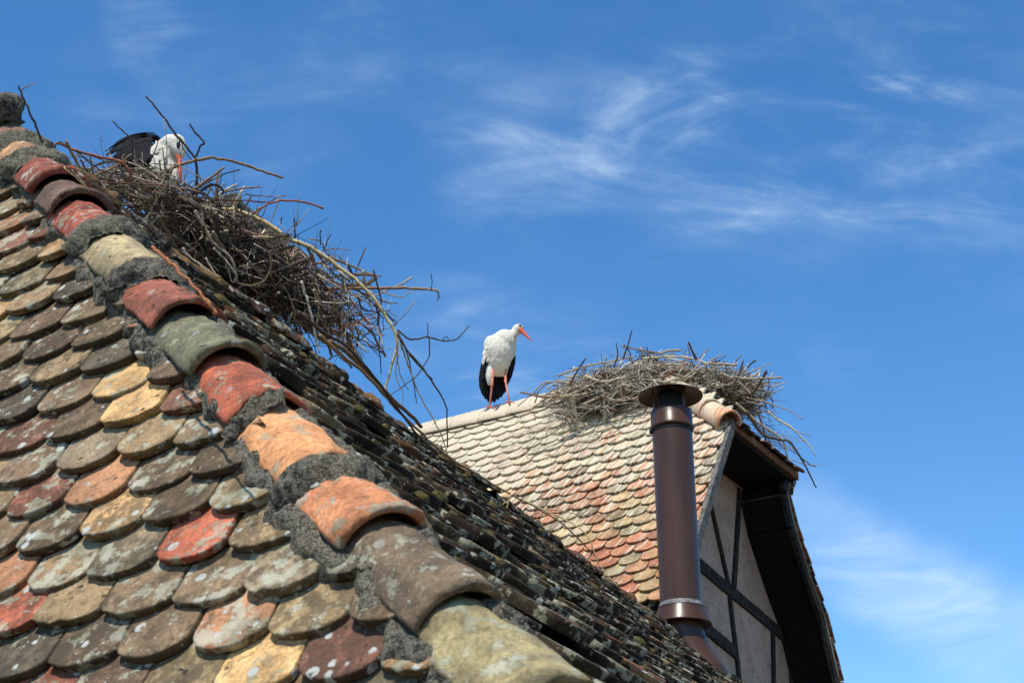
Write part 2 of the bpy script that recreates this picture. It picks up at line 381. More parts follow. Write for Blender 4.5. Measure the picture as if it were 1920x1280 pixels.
# shaded slope: rows run level away from the hip
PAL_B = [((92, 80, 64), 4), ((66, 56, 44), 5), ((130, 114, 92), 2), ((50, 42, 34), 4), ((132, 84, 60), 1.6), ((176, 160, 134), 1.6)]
mb = MB(); moss = MB()
wB, eB, tB = .172, .132, .027
dz = eB * uB[2]; z = APEX[2] - .02; zb = -.5
v_of_z = lambda z: (z - HIP(0)[2]) / (HIP(1)[2] - HIP(0)[2])
row = 0; LB = 9.3; krB = (hdir @ rB) / (hdir @ uB)
while z > zb:
    H0 = HIP(v_of_z(z)); st = (row % 2) * .5 + .2 * abs(noise.noise(Vector((3, row * .41, 5))))
    s = .15 + st * wB * .8
    while s < LB:
        near = s < 3.5
        sag = .012 * noise.noise(Vector((s * .9, row * .25, 3)))
        yaw = random.gauss(0, .022); roll = random.gauss(0, .022)
        X = unit(rB * cos(yaw) + uB * sin(yaw) + nB * roll); Y = unit(uB * cos(yaw) - rB * sin(yaw)); Nn = unit(np.cross(X, Y)); Nn = Nn if Nn @ nB > 0 else -Nn
        tip = H0 + rB * (s + random.gauss(0, .004)) + uB * random.gauss(0, .004) + nB * (sag + (.022 * max(0, random.gauss(-.1, .5)) if s > .4 else -.012))
        def cl(P, s=s):
            P[:, 1] = np.minimum(P[:, 1], np.maximum(0.0, (s + P[:, 0] - .10) / krB)); return P
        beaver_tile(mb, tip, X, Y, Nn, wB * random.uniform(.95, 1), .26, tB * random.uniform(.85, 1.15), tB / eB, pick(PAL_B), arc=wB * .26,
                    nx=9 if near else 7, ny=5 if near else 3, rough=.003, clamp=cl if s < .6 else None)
        if random.random() < (.055 if s > .1 else .0):
            r_ = random.uniform(.010, .026); c0 = tip + rB * random.uniform(-.05, .05) + uB * random.uniform(.0, .05)
            nn = 7; P = []
            for jj in range(5):
                for ii in range(nn):
                    a = 2 * pi * ii / nn; e = (jj / 4) * pi / 2; q = r_ * (1 + .35 * noise.noise(Vector((a + s * 9, e * 2, row))))
                    P.append(c0 + q * cos(e) * 1.5 * cos(a) * rB + q * cos(e) * 1.1 * sin(a) * uB + nB * q * sin(e) * .7)
            moss.add(P, grid_faces(nn, 5, True), (1, 1, 1, random.random()))
        s += wB * 1.015
    z -= dz; row += 1
Hb = HIP(v_of_z(zb))
mb.add([Hb - nB * .07, Hb + rB * LB - nB * .07, APEX + rB * LB - nB * .07, APEX - nB * .07], [(0, 1, 2, 3)], (.02, .018, .015, 0))
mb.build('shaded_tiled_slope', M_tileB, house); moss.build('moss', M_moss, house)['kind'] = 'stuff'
# moss cushions hide tile corners; far slopes behind the ridges, out of the photograph
mb = MB(); rbk = D(23.2); bk = D(23.2 - 90, -43)
AL = PA(-4.8, 3.2)
mb.add([APEX, APEX + rB * LB, APEX + rB * LB + bk * 3.6, APEX + bk * 3.6 + rB * 1.2, ], [(0, 1, 2, 3)], (*srgb(100, 85, 70), .3))
mb.build('back_slope', M_tileB, house)
# walls under the eaves
mb = MB(); eA1 = PA(-4.6, v_bot + .05, -.12); eA2 = PA(hipx(v_bot), v_bot + .05, -.15)
Hb2 = HIP(v_of_z(zb + .05)); q1 = Hb2 - D(113) * .25 - V(0, 0, .05); q2 = q1 + rB * LB
def wall(mb, a, b, top, th=.25, col=(1, 1, 1, 0)):
    a = V(a[0], a[1], 0); b = V(b[0], b[1], 0); d = unit(b - a); nrm = V(d[1], -d[0], 0) * th / 2
    box(mb, (a + b) / 2 + V(0, 0, (top + GZ) / 2), (b - a) / 2, nrm, V(0, 0, (top - GZ) / 2), col)
wall(mb, eA1 - nA * V(1, 1, 0) * .4, q1, min(eA1[2], q1[2]) - .02); wall(mb, q1 + rB * .14, q2, q1[2] - .05)
mb.build('wall', M_wall, house, smooth=False)

# hip caps -----------------------------------------------------------------
NH = unit(nA + nB); TD = -hdir; SH = unit(np.cross(NH, TD)); SH = SH if SH[0] > 0 else -SH; NH = unit(np.cross(TD, SH)); NH = NH if NH[2] > 0 else -NH
H_at = lambda s: HIP(3.6) + TD * s                       # s metres down the hip from a point above the top
S_of_v = lambda v: (HIP(v) - HIP(3.6)) @ TD
def half_round(name, base_lo, T, Nn, Sd, L, R0, R1, mat, col, parent, th=.016, ang=104, seed=0, lift0=.018, lift1=-.012, rough=.0025, label=None, bulge=0.0):
    """half-round cap tile: base_lo = axis at its lower mouth, T points down the hip"""
    nu, nv = 27, 15; vo = []; vi = []
    for j in range(nv):
        q = j / (nv - 1); c = base_lo - T * L * q + Nn * (lift0 + (lift1 - lift0) * q); R = R0 + (R1 - R0) * q + bulge * math.exp(-(q / .12) ** 2)
        for i in range(nu):
            a = radians(-ang + 2 * ang * i / (nu - 1)); d = sin(a) * Sd + cos(a) * Nn; p = c + d * R
            e = rough * (noise.noise(Vector((p[0] * 14 + seed, p[1] * 14, p[2] * 14))) * 2 + noise.noise(Vector((p[0] * 60 + seed, p[1] * 60, p[2] * 60))))
            vo.append(p + d * e + T * (.018 * noise.noise(Vector((a * 2.3, seed, 0))) + .008 * noise.noise(Vector((a * 9, seed, 3)))) * (1 if j == 0 else 0)); vi.append(c + d * (R - th))
    m_ = MB(); n_ = len(vo); F = grid_faces(nu, nv); F2 = [tuple(n_ + k for k in f[::-1]) for f in F]
    vr = [vo[i] + T * .003 - (vo[i] - vi[i]) * .35 for i in range(nu)] + [vi[i] + T * .001 + (vo[i] - vi[i]) * .2 for i in range(nu)]
    o1 = 2 * n_; FR = []
    for i in range(nu - 1):
        FR += [(i + 1, i, o1 + i, o1 + i + 1), (o1 + i + 1, o1 + i, o1 + nu + i, o1 + nu + i + 1), (o1 + nu + i + 1, o1 + nu + i, n_ + i, n_ + i + 1)]
    for j in range(nv - 1):
        a0, b0 = j * nu, (j + 1) * nu; FR += [(a0, b0, n_ + b0, n_ + a0), (b0 + nu - 1, a0 + nu - 1, n_ + a0 + nu - 1, n_ + b0 + nu - 1)]
    m_.add(vo + vi + vr, F + F2 + FR, col)
    o = m_.build(name, mat, parent)
    if label: o['label'] = label
    return o
def collar(mb, base, T, Nn, Sd, Ra, Rb, L, ang=76, seed=0, r1=-1, r2=1):
    nu, nv = 60, 16; P = []
    for j in range(nv):
        q = j / (nv - 1); R = Ra + (Rb - Ra) * q + .020 * sin(pi * min(1, q * 1.15)) ; c = base + T * (L * q - .012)
        for i in range(nu):
            a = radians(ang) * (r1 + (r2 - r1) * i / (nu - 1)); d = sin(a) * Sd + cos(a) * Nn; p = c + d * R
            e = .010 * fbm(p + seed, 16) + .006 * fbm(p + seed, 60)
            P.append(p + d * (e + .002) * (0.4 if j in (0,) else 1) + T * (.016 * nz(p, 18, seed) + .018 * nz(p, 7, seed)))
    mb.add(P, grid_faces(nu, nv))
CAPS = [  # v of the left lower corner in the slope's own metres, colour, mortar collar at its mouth, words
    (3.12, (150, 112, 92), 1, 'greyish pink cap tile with a rough mortar collar'),
    (2.975, (196, 148, 100), 1, 'tan and orange cap tile set in grey mortar'),
    (2.777, (150, 74, 58), 0, 'red pitted cap tile near the top of the hip'),
    (2.640, (128, 100, 88), 0, 'pinkish grey cap tile with a dark open mouth'),
    (2.485, (186, 84, 60), 1, 'bright red cap tile with a thick mortar collar'),
    (2.249, (168, 152, 112), 1, 'yellowish grey smooth cap tile with mortar below'),
    (2.048, (158, 88, 68), 0, 'dull red cap tile covered in dark pits'),
    (1.869, (124, 126, 98), 0, 'green grey pitted cap tile'),
    (1.713, (200, 100, 64), 2, 'orange cap tile with a green grey crown'),
    (1.527, (216, 148, 88), 1, 'light orange cap tile with dark spots and a mortar collar'),
    (1.366, (210, 134, 84), 0, 'light orange cap tile with green lichen and an open mouth'),
    (1.183, (124, 106, 84), 0, 'brown grey cap tile with a broad open mouth'),
    (1.000, (156, 144, 100), 0, 'yellow grey cap tile nearest the camera'),
    (.80, (130, 112, 88), 0, None), (.62, (150, 100, 74), 0, None), (.43, (140, 124, 96), 0, None), (.24, (160, 110, 80), 0, None), (.05, (130, 110, 90), 0, None)]
Rm, Ru = .091, .080
mort = MB(); crn0 = NH * -.094 - SH * .012
for k, (vv, cc, colr, lab) in enumerate(CAPS):
    s = S_of_v(vv); prev = S_of_v(CAPS[k - 1][0]) if k else s - .28
    low_ = min(1, max(0, (2.3 - vv) / .9)); s += .034 * low_; crn = crn0 - NH * .018 * low_
    L = max(.30, s - prev + .06); sc = 1 + .05 * noise.noise(Vector((k * 1.7, 0, 0)))
    tw = .05 * noise.noise(Vector((k * 2.1, 4, 0))); T = unit(TD + SH * tw); Sd = unit(SH - T * (SH @ T)); Nn = unit(np.cross(T, Sd)); Nn = Nn if Nn @ NH > 0 else -Nn
    half_round('ridge_tile', H_at(s) + crn, T, Nn, Sd, L, Rm * sc, Ru * sc, M_cap, (*calm(srgb(*cc), .18, .92), random.random()), house, seed=k * 3.3,
               lift0=.022 if not colr else .012, label=lab, ang=72, bulge=.003, rough=.0048)
    if colr == 1: collar(mort, H_at(s) + crn, TD, NH, SH, Rm + .006, Ru * 1.0, .085, seed=k * 1.3)
    if colr == 2: collar(mort, H_at(s) + crn, TD, NH, SH, Rm - .012, Ru, .06, seed=k * 1.3, r1=-1, r2=.15)
# mortar bedding along both rims of the caps
for side, nP in ((-1, nA), (1, nB)):
    dn = np.cross(hdir, nP); dn = dn if dn @ (SH * side) > 0 else -dn         # in-slope direction away from the hip
    ns, nq = 620, 11; P = []
    for a in range(ns):
        s = S_of_v(3.35) + (S_of_v(-.2) - S_of_v(3.35)) * a / (ns - 1); H = H_at(s)
        wd = (.158 if side < 0 else .095) + .050 * nz(H, 6, side) + .03 * nz(H, 21, side)
        for b_ in range(nq):
            q = b_ / (nq - 1); off = .03 + (wd - .03) * q; h = -.055 * max(0, 1 - q / .60) + .007 * (.7 + 1.2 * nz(H, 6, 3.0)) * math.exp(-((q - .74) / .19) ** 2) - .026 * max(0, (q - .82) / .18)
            p = H + dn * off + nP * h; e = .012 * fbm(p, 11) + .008 * fbm(p, 48)
            P.append(p + nP * e + dn * .012 * nz(p, 21, 4))
    mort.add(P, grid_faces(nq, ns))
# lump where hip meets the ridge
P = []; nn = 26
for jj in range(14):
    for ii in range(nn):
        a = 2 * pi * ii / nn; e = -pi / 2 + pi * jj / 13; d = V(cos(e) * cos(a) * 1.5, cos(e) * sin(a), sin(e) * .8); p = H_at(S_of_v(3.24)) - NH * .0 - SH * .04 + d * .06
        P.append(p + d * .05 * fbm(p, 9) + d * .018 * fbm(p, 40))
mort.add(P, grid_faces(nn, 14, True))
mort.build('mortar', M_mortar, house)
# level ridge caps
s = .10; k = 0
while s < LB:
    Lr = .30; c0 = APEX + rB * (s + Lr) - V(0, 0, .030 + random.uniform(0, .025)) + D(113.2) * random.gauss(0, .008)
    half_round('ridge_tile', c0 , rB, V(0, 0, 1), D(113.2), .29 + random.uniform(0, .03), .052, .040, M_tileB, (*[c * .6 for c in srgb(*random.choice([(120, 104, 86), (134, 96, 76), (108, 100, 84), (150, 120, 90)]))], random.random()),
               house, seed=50 + k, lift0=.012, lift1=0, ang=95, rough=.008)
    s += Lr; k += 1

# ================================================================== FAR HALF-TIMBERED HOUSE
C1 = at(1362, 785, 12.2)                                   # near lower corner of the half-hip
rF = D(-58); pF = 56.0; uF = D(32, pF); nF = np.cross(rF, uF); nF = nF if nF @ C1 < 0 else -nF
def PF(x, v, h=0.0): return C1 - rF * x + uF * v + nF * h  # x to the right (towards the gable), v up the slope
farh = thing('timbered_house', 'far half-timbered house with a bird-limed pink tiled roof and shaded gable', 'house', (C1[0] - 1, C1[1] + 1, GZ))
wF, eF, tF = .188, .121, .021
VR = 1.04; VE = -2.16; XL = -6.0
PAL_F = [((200, 122, 84), 4), ((208, 146, 104), 3), ((186, 104, 74), 3), ((196, 160, 112), 2), ((150, 120, 90), 1.4), ((176, 158, 126), 1.2)]
g0 = PF(0, .15) @ uF
M_tileF = clay_mat('limed_clay', lich=.3, pits=.25, grime=.35, k=.8, guano=(rF, uF, PF(0, -1.6) @ uF, PF(0, 1.0) @ uF), spots=.5, dirt=(.10, .085, .05), tone=(1.12, 1.02, .76))
mb = MB(); v = VE; j = 0; HB = .95                                    # the ridge ends .95 m short of the gable
while v < VR - .03:
    st = (j % 2) * .5 + .1 * noise.noise(Vector((1, j * .4, 5))); x = XL + st * wF
    xe = .02 if v < .0 else .02 - (v / VR) * HB * 1.0
    while x < xe:
        yaw = random.gauss(0, .014); X = unit(-rF * cos(yaw) + uF * sin(yaw) + nF * random.gauss(0, .012)); Y = unit(uF * cos(yaw) + rF * sin(yaw)); Nn = unit(np.cross(X, Y)); Nn = Nn if Nn @ nF > 0 else -Nn
        lim = xe - x + .0
        def cl(P, lim=lim): P[:, 0] = np.minimum(P[:, 0], lim); return P
        wave = .022 * noise.noise(Vector((x * .7, v * .6, 11)))
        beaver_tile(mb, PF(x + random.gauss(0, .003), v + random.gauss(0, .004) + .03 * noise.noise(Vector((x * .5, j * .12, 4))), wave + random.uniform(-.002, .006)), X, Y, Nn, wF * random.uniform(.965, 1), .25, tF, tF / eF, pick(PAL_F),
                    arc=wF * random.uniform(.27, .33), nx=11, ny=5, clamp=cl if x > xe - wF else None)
        x += wF * 1.01
    v += eF; j += 1
mb.add([PF(XL, VE, -.06), PF(-.02, VE, -.06), PF(-.02, 0, -.06), PF(-HB, VR, -.06), PF(XL, VR, -.06)], [(0, 1, 2, 3, 4)], (.03, .025, .02, 0))
mb.build('tiled_slope', M_tileF, farh)

# half-hip between the corners C1 and C2, and the far slope
gD = D(31.0); rid = PF(-HB, VR); C2 = C1 + gD * 1.42 + V(0, 0, -.06)
q = ray(1487, 884); gN = V(gD[1], -gD[0], 0); C2 = q * ((C1 @ gN) / (q @ gN)); C2 = V(C2[0], C2[1], C2[2])
hipn = unit(np.cross(C2 - C1, rid - C1)); hipn = hipn if hipn[2] > 0 else -hipn
eX = unit(C2 - C1); eY = unit(np.cross(hipn, eX)); eY = eY if eY[2] > 0 else -eY; LH = np.linalg.norm(C2 - C1); HH = (rid - C1) @ eY; xr = (rid - C1) @ eX
mb = MB(); v = -.10; j = 0
while v < HH:
    x = -.02 + (j % 2) * .09; lo = xr * max(0, v) / HH; hi = LH - (LH - xr) * max(0, v) / HH
    while x < hi + .04:
        if x > lo + .05 + .14 * (v > 0):
            yaw = random.gauss(0, .05); X = unit(eX * cos(yaw) + eY * sin(yaw)); Y = unit(np.cross(hipn, X)); Y = Y if Y @ eY > 0 else -Y
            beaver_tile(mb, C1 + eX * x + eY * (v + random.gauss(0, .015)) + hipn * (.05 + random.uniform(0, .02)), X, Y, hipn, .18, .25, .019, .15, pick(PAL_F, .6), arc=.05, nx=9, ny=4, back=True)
        x += .182
    v += .125; j += 1
mb.add([C1 + hipn * -.01, C2 + hipn * -.01, rid + hipn * -.01], [(0, 1, 2)], (.04, .03, .025, 0))
mb.build('half_hip_slope', M_tileB, farh)  # darker clay paints the shadow over these tiles into their colour
def gp(px, py, off=0.0):                                    # point of the gable's plane, off metres inwards
    o_ = C1 - (-rF) * off; q_ = ray(px, py); return q_ * ((o_ @ gN) / (q_ @ gN))
verge = [C2, gp(1478, 925), gp(1491, 985), gp(1521, 1080), gp(1546, 1150), gp(1577, 1280)]
verge.append(verge[-1] + (verge[-1] - verge[-2]) * 1.2)
back = rF * 6.0
mb = MB(); P = []
top = [rid + V(0, 0, .0)] + verge
nseg = 24
for p in [rid] + verge:
    for k in range(nseg + 1): P.append(p + (rF * 6.0 * k / nseg if p is not rid else rF * (6.0 - HB) * k / nseg))
mb.add(P, [f for f in grid_faces(nseg + 1, len(verge) + 1)], (*srgb(150, 110, 90), .4))
mb.build('far_slope', M_tileF, farh, smooth=False)
# row of tile edges along the far verge
mb = MB()
for a, b in zip(verge[:-1], verge[1:]):
    Ls = np.linalg.norm(b - a); d = unit(b - a); outw = unit(np.cross(d, rF)); outw = outw if outw @ gD > 0 else -outw
    for k in range(int(Ls / .115)):
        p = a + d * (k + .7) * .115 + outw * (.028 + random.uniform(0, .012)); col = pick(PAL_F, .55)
        box(mb, p + rF * .10, d * .085 + outw * .010, outw * .009, rF * (.11 + random.uniform(0, .015)), col)
mb.build('verge_tiles', M_tileB, farh, smooth=False)
# soffit: dark boards under the far overhang, bargeboards, eave board
mb = MB(); OV = .52
for a, b in zip(verge[:-1], verge[1:]):
    outw = unit(np.cross(unit(b - a), rF)); outw = outw if outw @ gD > 0 else -outw
    box(mb, (a + b) / 2 + rF * OV * .62 - outw * .035, (b - a) / 2 * 1.005, outw * .02, rF * OV * .60)
ms = MB()
for a, b in zip(verge[:-1], verge[1:]):
    outw = unit(np.cross(unit(b - a), rF)); outw = outw if outw @ gD > 0 else -outw
    box(ms, (a + b) / 2 + rF * .03 - outw * .03, (b - a) / 2 * 1.01, outw * .055, rF * .02)
ms.build('bargeboard', M_timber, farh, smooth=False)
eo = hipn * -.05
box(mb, (C1 + C2) / 2 + rF * .30 - V(0, 0, .10), (C2 - C1) / 2, V(0, 0, .02), rF * .32)         # soffit under the half-hip
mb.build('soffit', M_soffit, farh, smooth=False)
mr = MB(); box(mr, (C1 + C2) / 2 + rF * -.03 - V(0, 0, .055), (C2 - C1) / 2 * 1.0, unit(V(0, 0, 1)) * .035, rF * .018)
mr.build('eave_board', M_redboard, farh, smooth=False)
mr = MB(); vl = [C1 + V(0, 0, -.03) - rF * .012, gp(1330, 889), gp(1306, 968), gp(1262, 1130)]
vl = [PF(.03, t, -.055) for t in (.02, -.5, -1.1, -2.25)]
for a, b in zip(vl[:-1], vl[1:]): box(mr, (a + b) / 2, (b - a) / 2 * 1.004, -nF * .038, rF * .020)
mr.build('bargeboard', M_board, farh, smooth=False)
# underside boards of the near overhang
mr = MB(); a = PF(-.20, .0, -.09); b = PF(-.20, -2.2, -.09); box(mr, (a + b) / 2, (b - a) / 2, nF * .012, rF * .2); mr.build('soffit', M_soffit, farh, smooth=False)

# gable wall, set back under the overhang
WO = .44
def gw(px, py, pr=0.0): return gp(px, py, WO) + (-rF) * pr
mb = MB(); wl = gp(1360, 765, WO)
wallpoly = [gw(1348, 868), gw(1392, 902), gw(1432, 1005), gw(1462, 1100), gw(1487, 1200), gw(1500, 1260)]
bl = V(*wallpoly[-1]) + V(0, 0, -1.5) + gD * .35
low = [bl, V(bl[0], bl[1], GZ)]
left_top = PF(-WO, -.15, -.14); left_e = PF(-WO, -2.05, -.14)
allp = [left_top] + wallpoly + low + [V(left_e[0], left_e[1], GZ), left_e]
allp = [p - gN * ((p - wl) @ gN) for p in allp]
front = allp; backp = [p + rF * .2 for p in allp]; n_ = len(front)
inw = gN if gN @ rF > 0 else -gN
backp = [p + inw * .2 for p in allp]
mb.add(front + backp, [tuple(range(n_))[::-1], tuple(range(n_, 2 * n_))] + [(i, (i + 1) % n_, n_ + (i + 1) % n_, n_ + i) for i in range(n_)])
e1 = PF(-WO - .2, -2.12, -.3)
wall(mb, e1 , PF(XL, -2.12, -.3), e1[2] - .0, .22)
mb.build('gable_wall', M_plaster, farh, smooth=False)
outn = -inw
def beam(p1, p2, w, name='timber_beam'):
    m_ = MB(); a = gw(*p1); b = gw(*p2); d = unit(b - a); sd_ = unit(np.cross(d, outn)); hw = w / 2 * 12.0 / FPX
    n_ = 14; P = []; L = np.linalg.norm(b - a)
    for k in range(n_):
        c = a + (b - a) * k / (n_ - 1)
        for (i, j) in ((-1, -.6), (-1, 1), (1, 1), (1, -.6)):
            wob = 1 + .14 * noise.noise(Vector((k * .5 + i * 3, c[0] * 3, j)))
            P.append(c + sd_ * hw * i * wob + outn * (.022 * j if j > 0 else -.01))
    F = grid_faces(4, n_, True) + [(0, 1, 2, 3), tuple(range(4 * n_ - 4, 4 * n_))[::-1]]
    m_.add(P, F); return m_.build(name, M_timber, farh, smooth=False)
beam((1300, 1050), (1482, 1204), 24, 'horizontal_beam'); beam((1300, 1160), (1378, 1224), 24, 'horizontal_beam')
beam((1324, 915), (1365, 1100), 11, 'brace'); beam((1385, 918), (1374, 1104), 15, 'brace')
beam((1366, 1118), (1386, 1290), 13, 'post'); beam((1447, 1182), (1451, 1400), 14, 'post'); beam((1478, 1200), (1487, 1400), 12, 'post')
beam((1394, 905), (1478, 1200), 11, 'rafter_beam'); beam((1300, 1400), (1480, 1500), 22, 'horizontal_beam')

# ridge of the far house and the open hip cap at the corner
x = XL; k = 0
while x < -HB - .05:
    c0 = PF(x, VR) - nF * .03; sagz = -.03 * noise.noise(Vector((x * .6, 2, 0)))
    half_round('ridge_tile', c0 + V(0, 0, -.075 + sagz), rF, V(0, 0, 1), D(32), .36, .108, .098, M_tileF, (*srgb(*random.choice([(196, 130, 104), (180, 110, 86), (200, 160, 126)])), random.random()), farh, seed=90 + k, lift0=.008, lift1=0, ang=95)
    x += .32; k += 1
hd = unit(C1 - rid); hn = unit(nF + hipn); hs = unit(np.cross(hd, hn)); hn = unit(np.cross(hs, hd)); hn = hn if hn[2] > 0 else -hn
Lh = np.linalg.norm(C1 - rid); s = Lh + .06; k = 0
while s > .2:
    half_round('hip_tile', rid + hd * s - hn * .03, hd, hn, hs, .38, .112, .10, M_tileF, (*srgb(206, 140, 112), random.random()), farh, seed=140 + k, lift0=.012, lift1=-.005, ang=108, th=.018,
               label='open-ended pink half-round tile at the gable corner' if k == 0 else None)
    s -= .33; k += 1
hd2 = unit(C2 - rid); hs2 = unit(np.cross(hd2, V(0, 0, 1))); hn2 = unit(np.cross(hs2, hd2)); s = np.linalg.norm(C2 - rid) + .03
while s > .3:
    half_round('hip_tile', rid + hd2 * s - hn2 * .05, hd2, hn2, hs2, .38, .09, .08, M_tileF, (*srgb(150, 116, 96), random.random()), farh, seed=160 + s, ang=100); s -= .33

# ================================================================== METAL FLUE
fb = at(1277, 1136, 1.0); fk = 9.75 / sqrt(fb[0] ** 2 + fb[1] ** 2); FB = fb * fk          # axis at the top of the flange
pxm = np.linalg.norm(FB) / FPX
def fz(py): 
    q_ = ray(1265, py); return q_[2] * (sqrt(FB[0] ** 2 + FB[1] ** 2) / sqrt(q_[0] ** 2 + q_[1] ** 2)) - FB[2]
flue = thing('metal_flue', 'tall glossy brown metal flue pipe with a round rain cap', 'chimney pipe', (FB[0], FB[1], FB[2] - 1.2))
Rp = 38.5 * pxm; zt = fz(790)
mb = MB(); lathe(mb, FB, [(Rp, -.02), (Rp, zt)], 64); pipe_o = mb.build('pipe', M_flue, flue)
mb = MB(); zc0, zc1 = fz(806), fz(772); Rc = Rp * 1.05
lathe(mb, FB, [(Rp * .99, zc0 - .004), (Rc * 1.03, zc0 - .002), (Rc * 1.06, zc0 + .012), (Rc * 1.05, zc0 + .022), (Rc, zc0 + .03), (Rc, zc1 - .006), (Rc * .985, zc1), (Rc * .80, zc1 + .002), (Rc * .78, zc1 - .05)], 64); mb.build('collar', M_flue, flue)
mb = MB(); lathe(mb, FB, [(Rc * .62, zc1 - .05), (Rc * .62, zc1 + .13), (Rc * .60, zc1 + .13), (Rc*.6, zc1-.05)], 48); mb.build('flue_neck', M_dark, flue)
mb = MB(); zr = fz(744); Rr = 63 * pxm
lathe(mb, FB, [(Rr, zr), (Rr * 1.003, zr + .004), (Rr * .5, zr + .045), (.002, zr + .075), (.002, zr + .070), (Rr * .5, zr + .038), (Rr * .985, zr + .0005), (Rr, zr)], 72)
cap_o = mb.build('rain_cap', M_capmetal, flue)
for k in range(3):
    a = radians(70 + 120 * k); d = V(cos(a), sin(a), 0); mb = MB()
    box(mb, FB + d * Rc * .86 + V(0, 0, (zc1 + zr) / 2 + .01), d * .002, np.cross(d, V(0, 0, 1)) * .014, V(0, 0, (zr - zc1) / 2 + .035)); mb.build('cap_bracket', M_flue, flue, smooth=False).parent = cap_o
mb = MB(); lathe(mb, FB, [(Rp * 1.005, .018), (Rp * 1.02, .014), (Rp * 1.05, .0), (Rp * 1.10, -.008), (Rp * 1.12, -.014)], 64); mb.build('sealant_band', M_seal, flue).parent = pipe_o
mb = MB(); zf = fz(1170); Rf = 55 * pxm; lathe(mb, FB, [(Rp * 1.04, .002), (Rp * 1.08, -.012), (Rf, zf), (Rf * 1.01, zf - .008), (Rf * .98, zf - .010), (Rp * .94, zf + .012)], 64); mb.build('storm_flange', M_flue, flue)
# bent lower pipe
c0 = FB + V(0, 0, zf + .05); tgt = at(1322, 1262, np.linalg.norm(FB) * .985); pts = []
for k in range(14):
    t = k / 13; a = c0 + V(0, 0, -.28) * t; d_ = tgt - c0
    p = (1 - t) ** 2 * c0 + 2 * (1 - t) * t * (c0 + V(0.005, 0, -.20)) + t * t * tgt; pts.append(p)
pts.append(tgt + (tgt - pts[-2]) * 3); mb = MB(); tube(mb, pts, Rp * .93, 48); mb.build('elbow_pipe', M_flue, flue)
mb = MB(); box(mb, FB + V(0, 0, zc0 - .012) + V(-Rp * 1.08, -.01, 0), V(.010, 0, 0), V(0, .012, 0), V(0, 0, .016)); lathe(mb, FB, [(Rp * 1.002, zc0 - .03), (Rp * 1.02, zc0 - .028), (Rp * 1.02, zc0 - .006), (Rp * 1.002, zc0 - .004)], 64)
mb.build('clamp', M_dark, flue).parent = pipe_o

# ================================================================== CHIMNEY BEHIND THE NEAR RIDGE
K0 = at(438, 362, 7.1); ka, kb = D(24), D(-66)
chim = thing('masonry_chimney', 'squat rendered chimney with a mossy stone slab behind the near ridge', 'chimney', (K0[0], K0[1], K0[2] - 3.2))
def px_of(P):
    fz_ = P[1] * cos(TILT) + P[2] * sin(TILT); return 960 + FPX * P[0] / fz_
Ls = .2
while px_of(K0 + ka * Ls) < 549 and Ls < 3: Ls += .01
mb = MB(); Wd = .95; nn = 16
cc = K0 + ka * Ls / 2 + kb * Wd / 2 - V(0, 0, .05)
P = []
for (sx, sy, nu_) in ((0, 0, 0),): pass
ring = []
for t in np.linspace(0, 1, 14, endpoint=False): ring.append(K0 + ka * Ls * t)
for t in np.linspace(0, 1, 14, endpoint=False): ring.append(K0 + ka * Ls + kb * Wd * t)
for t in np.linspace(0, 1, 14, endpoint=False): ring.append(K0 + ka * Ls * (1 - t) + kb * Wd)
for t in np.linspace(0, 1, 14, endpoint=False): ring.append(K0 + kb * Wd * (1 - t))
n_ = len(ring); cen = cc + V(0, 0, .05)
for (ins, h) in ((1.0, .02), (.06, .012), (0, -.01), (0, -.06), (.01, -.10), (.12, -.105), (1.0, -.105)):
    for p in ring:
        p2 = p + (cen - p) * ins + V(0, 0, h); e = .028 * fbm(p2, 6) + .01 * fbm(p2, 25); P.append(p2 + (unit(p2 - cen - V(0, 0, .0)) * e if ins < .5 else V(0, 0, e * .3)))
mb.add(P, grid_faces(n_, 7, True)); mb.build('stone_slab', M_stone, chim)
mb = MB(); bc = cc + V(0, 0, -1.55); box(mb, bc, ka * (Ls / 2 - .07), kb * (Wd / 2 - .07), V(0, 0, 1.5)); mb.build('chimney_stack', M_render, chim, smooth=False)
mb = MB(); bp = K0 + ka * (Ls - .02) + V(0, 0, -.13) - kb * .03; box(mb, bp + V(0, 0, .03), ka * .06, kb * .05, V(0, 0, .022), (1, 1, 1, 0)); mb.build('brick', M_redboard, chim, smooth=False)['label'] = 'single red brick under the slab'
# ================================================================== STICKS AND NESTS
COL_ST = [((128, 114, 94), 4), ((156, 142, 120), 4), ((98, 82, 66), 4), ((182, 168, 146), 1.6), ((120, 78, 56), 1.3), ((70, 58, 48), 2.5)]
def stick_col(pal=COL_ST, f=3.5): c = pick(pal, f); return c
def smooth_path(pts, n=4, jit=0.0):
    P = np.array(pts, float); out = []
    for i in range(len(P) - 1):
        p0 = P[max(i - 1, 0)]; p1 = P[i]; p2 = P[i + 1]; p3 = P[min(i + 2, len(P) - 1)]
        for k in range(n):
            t = k / n; out.append(.5 * ((2 * p1) + (-p0 + p2) * t + (2 * p0 - 5 * p1 + 4 * p2 - p3) * t * t + (-p0 + 3 * p1 - 3 * p2 + p3) * t ** 3))
    out.append(P[-1]); out = np.array(out)
    if jit: out[1:-1] += RNG.normal(0, jit, (len(out) - 2, 3))
    return out
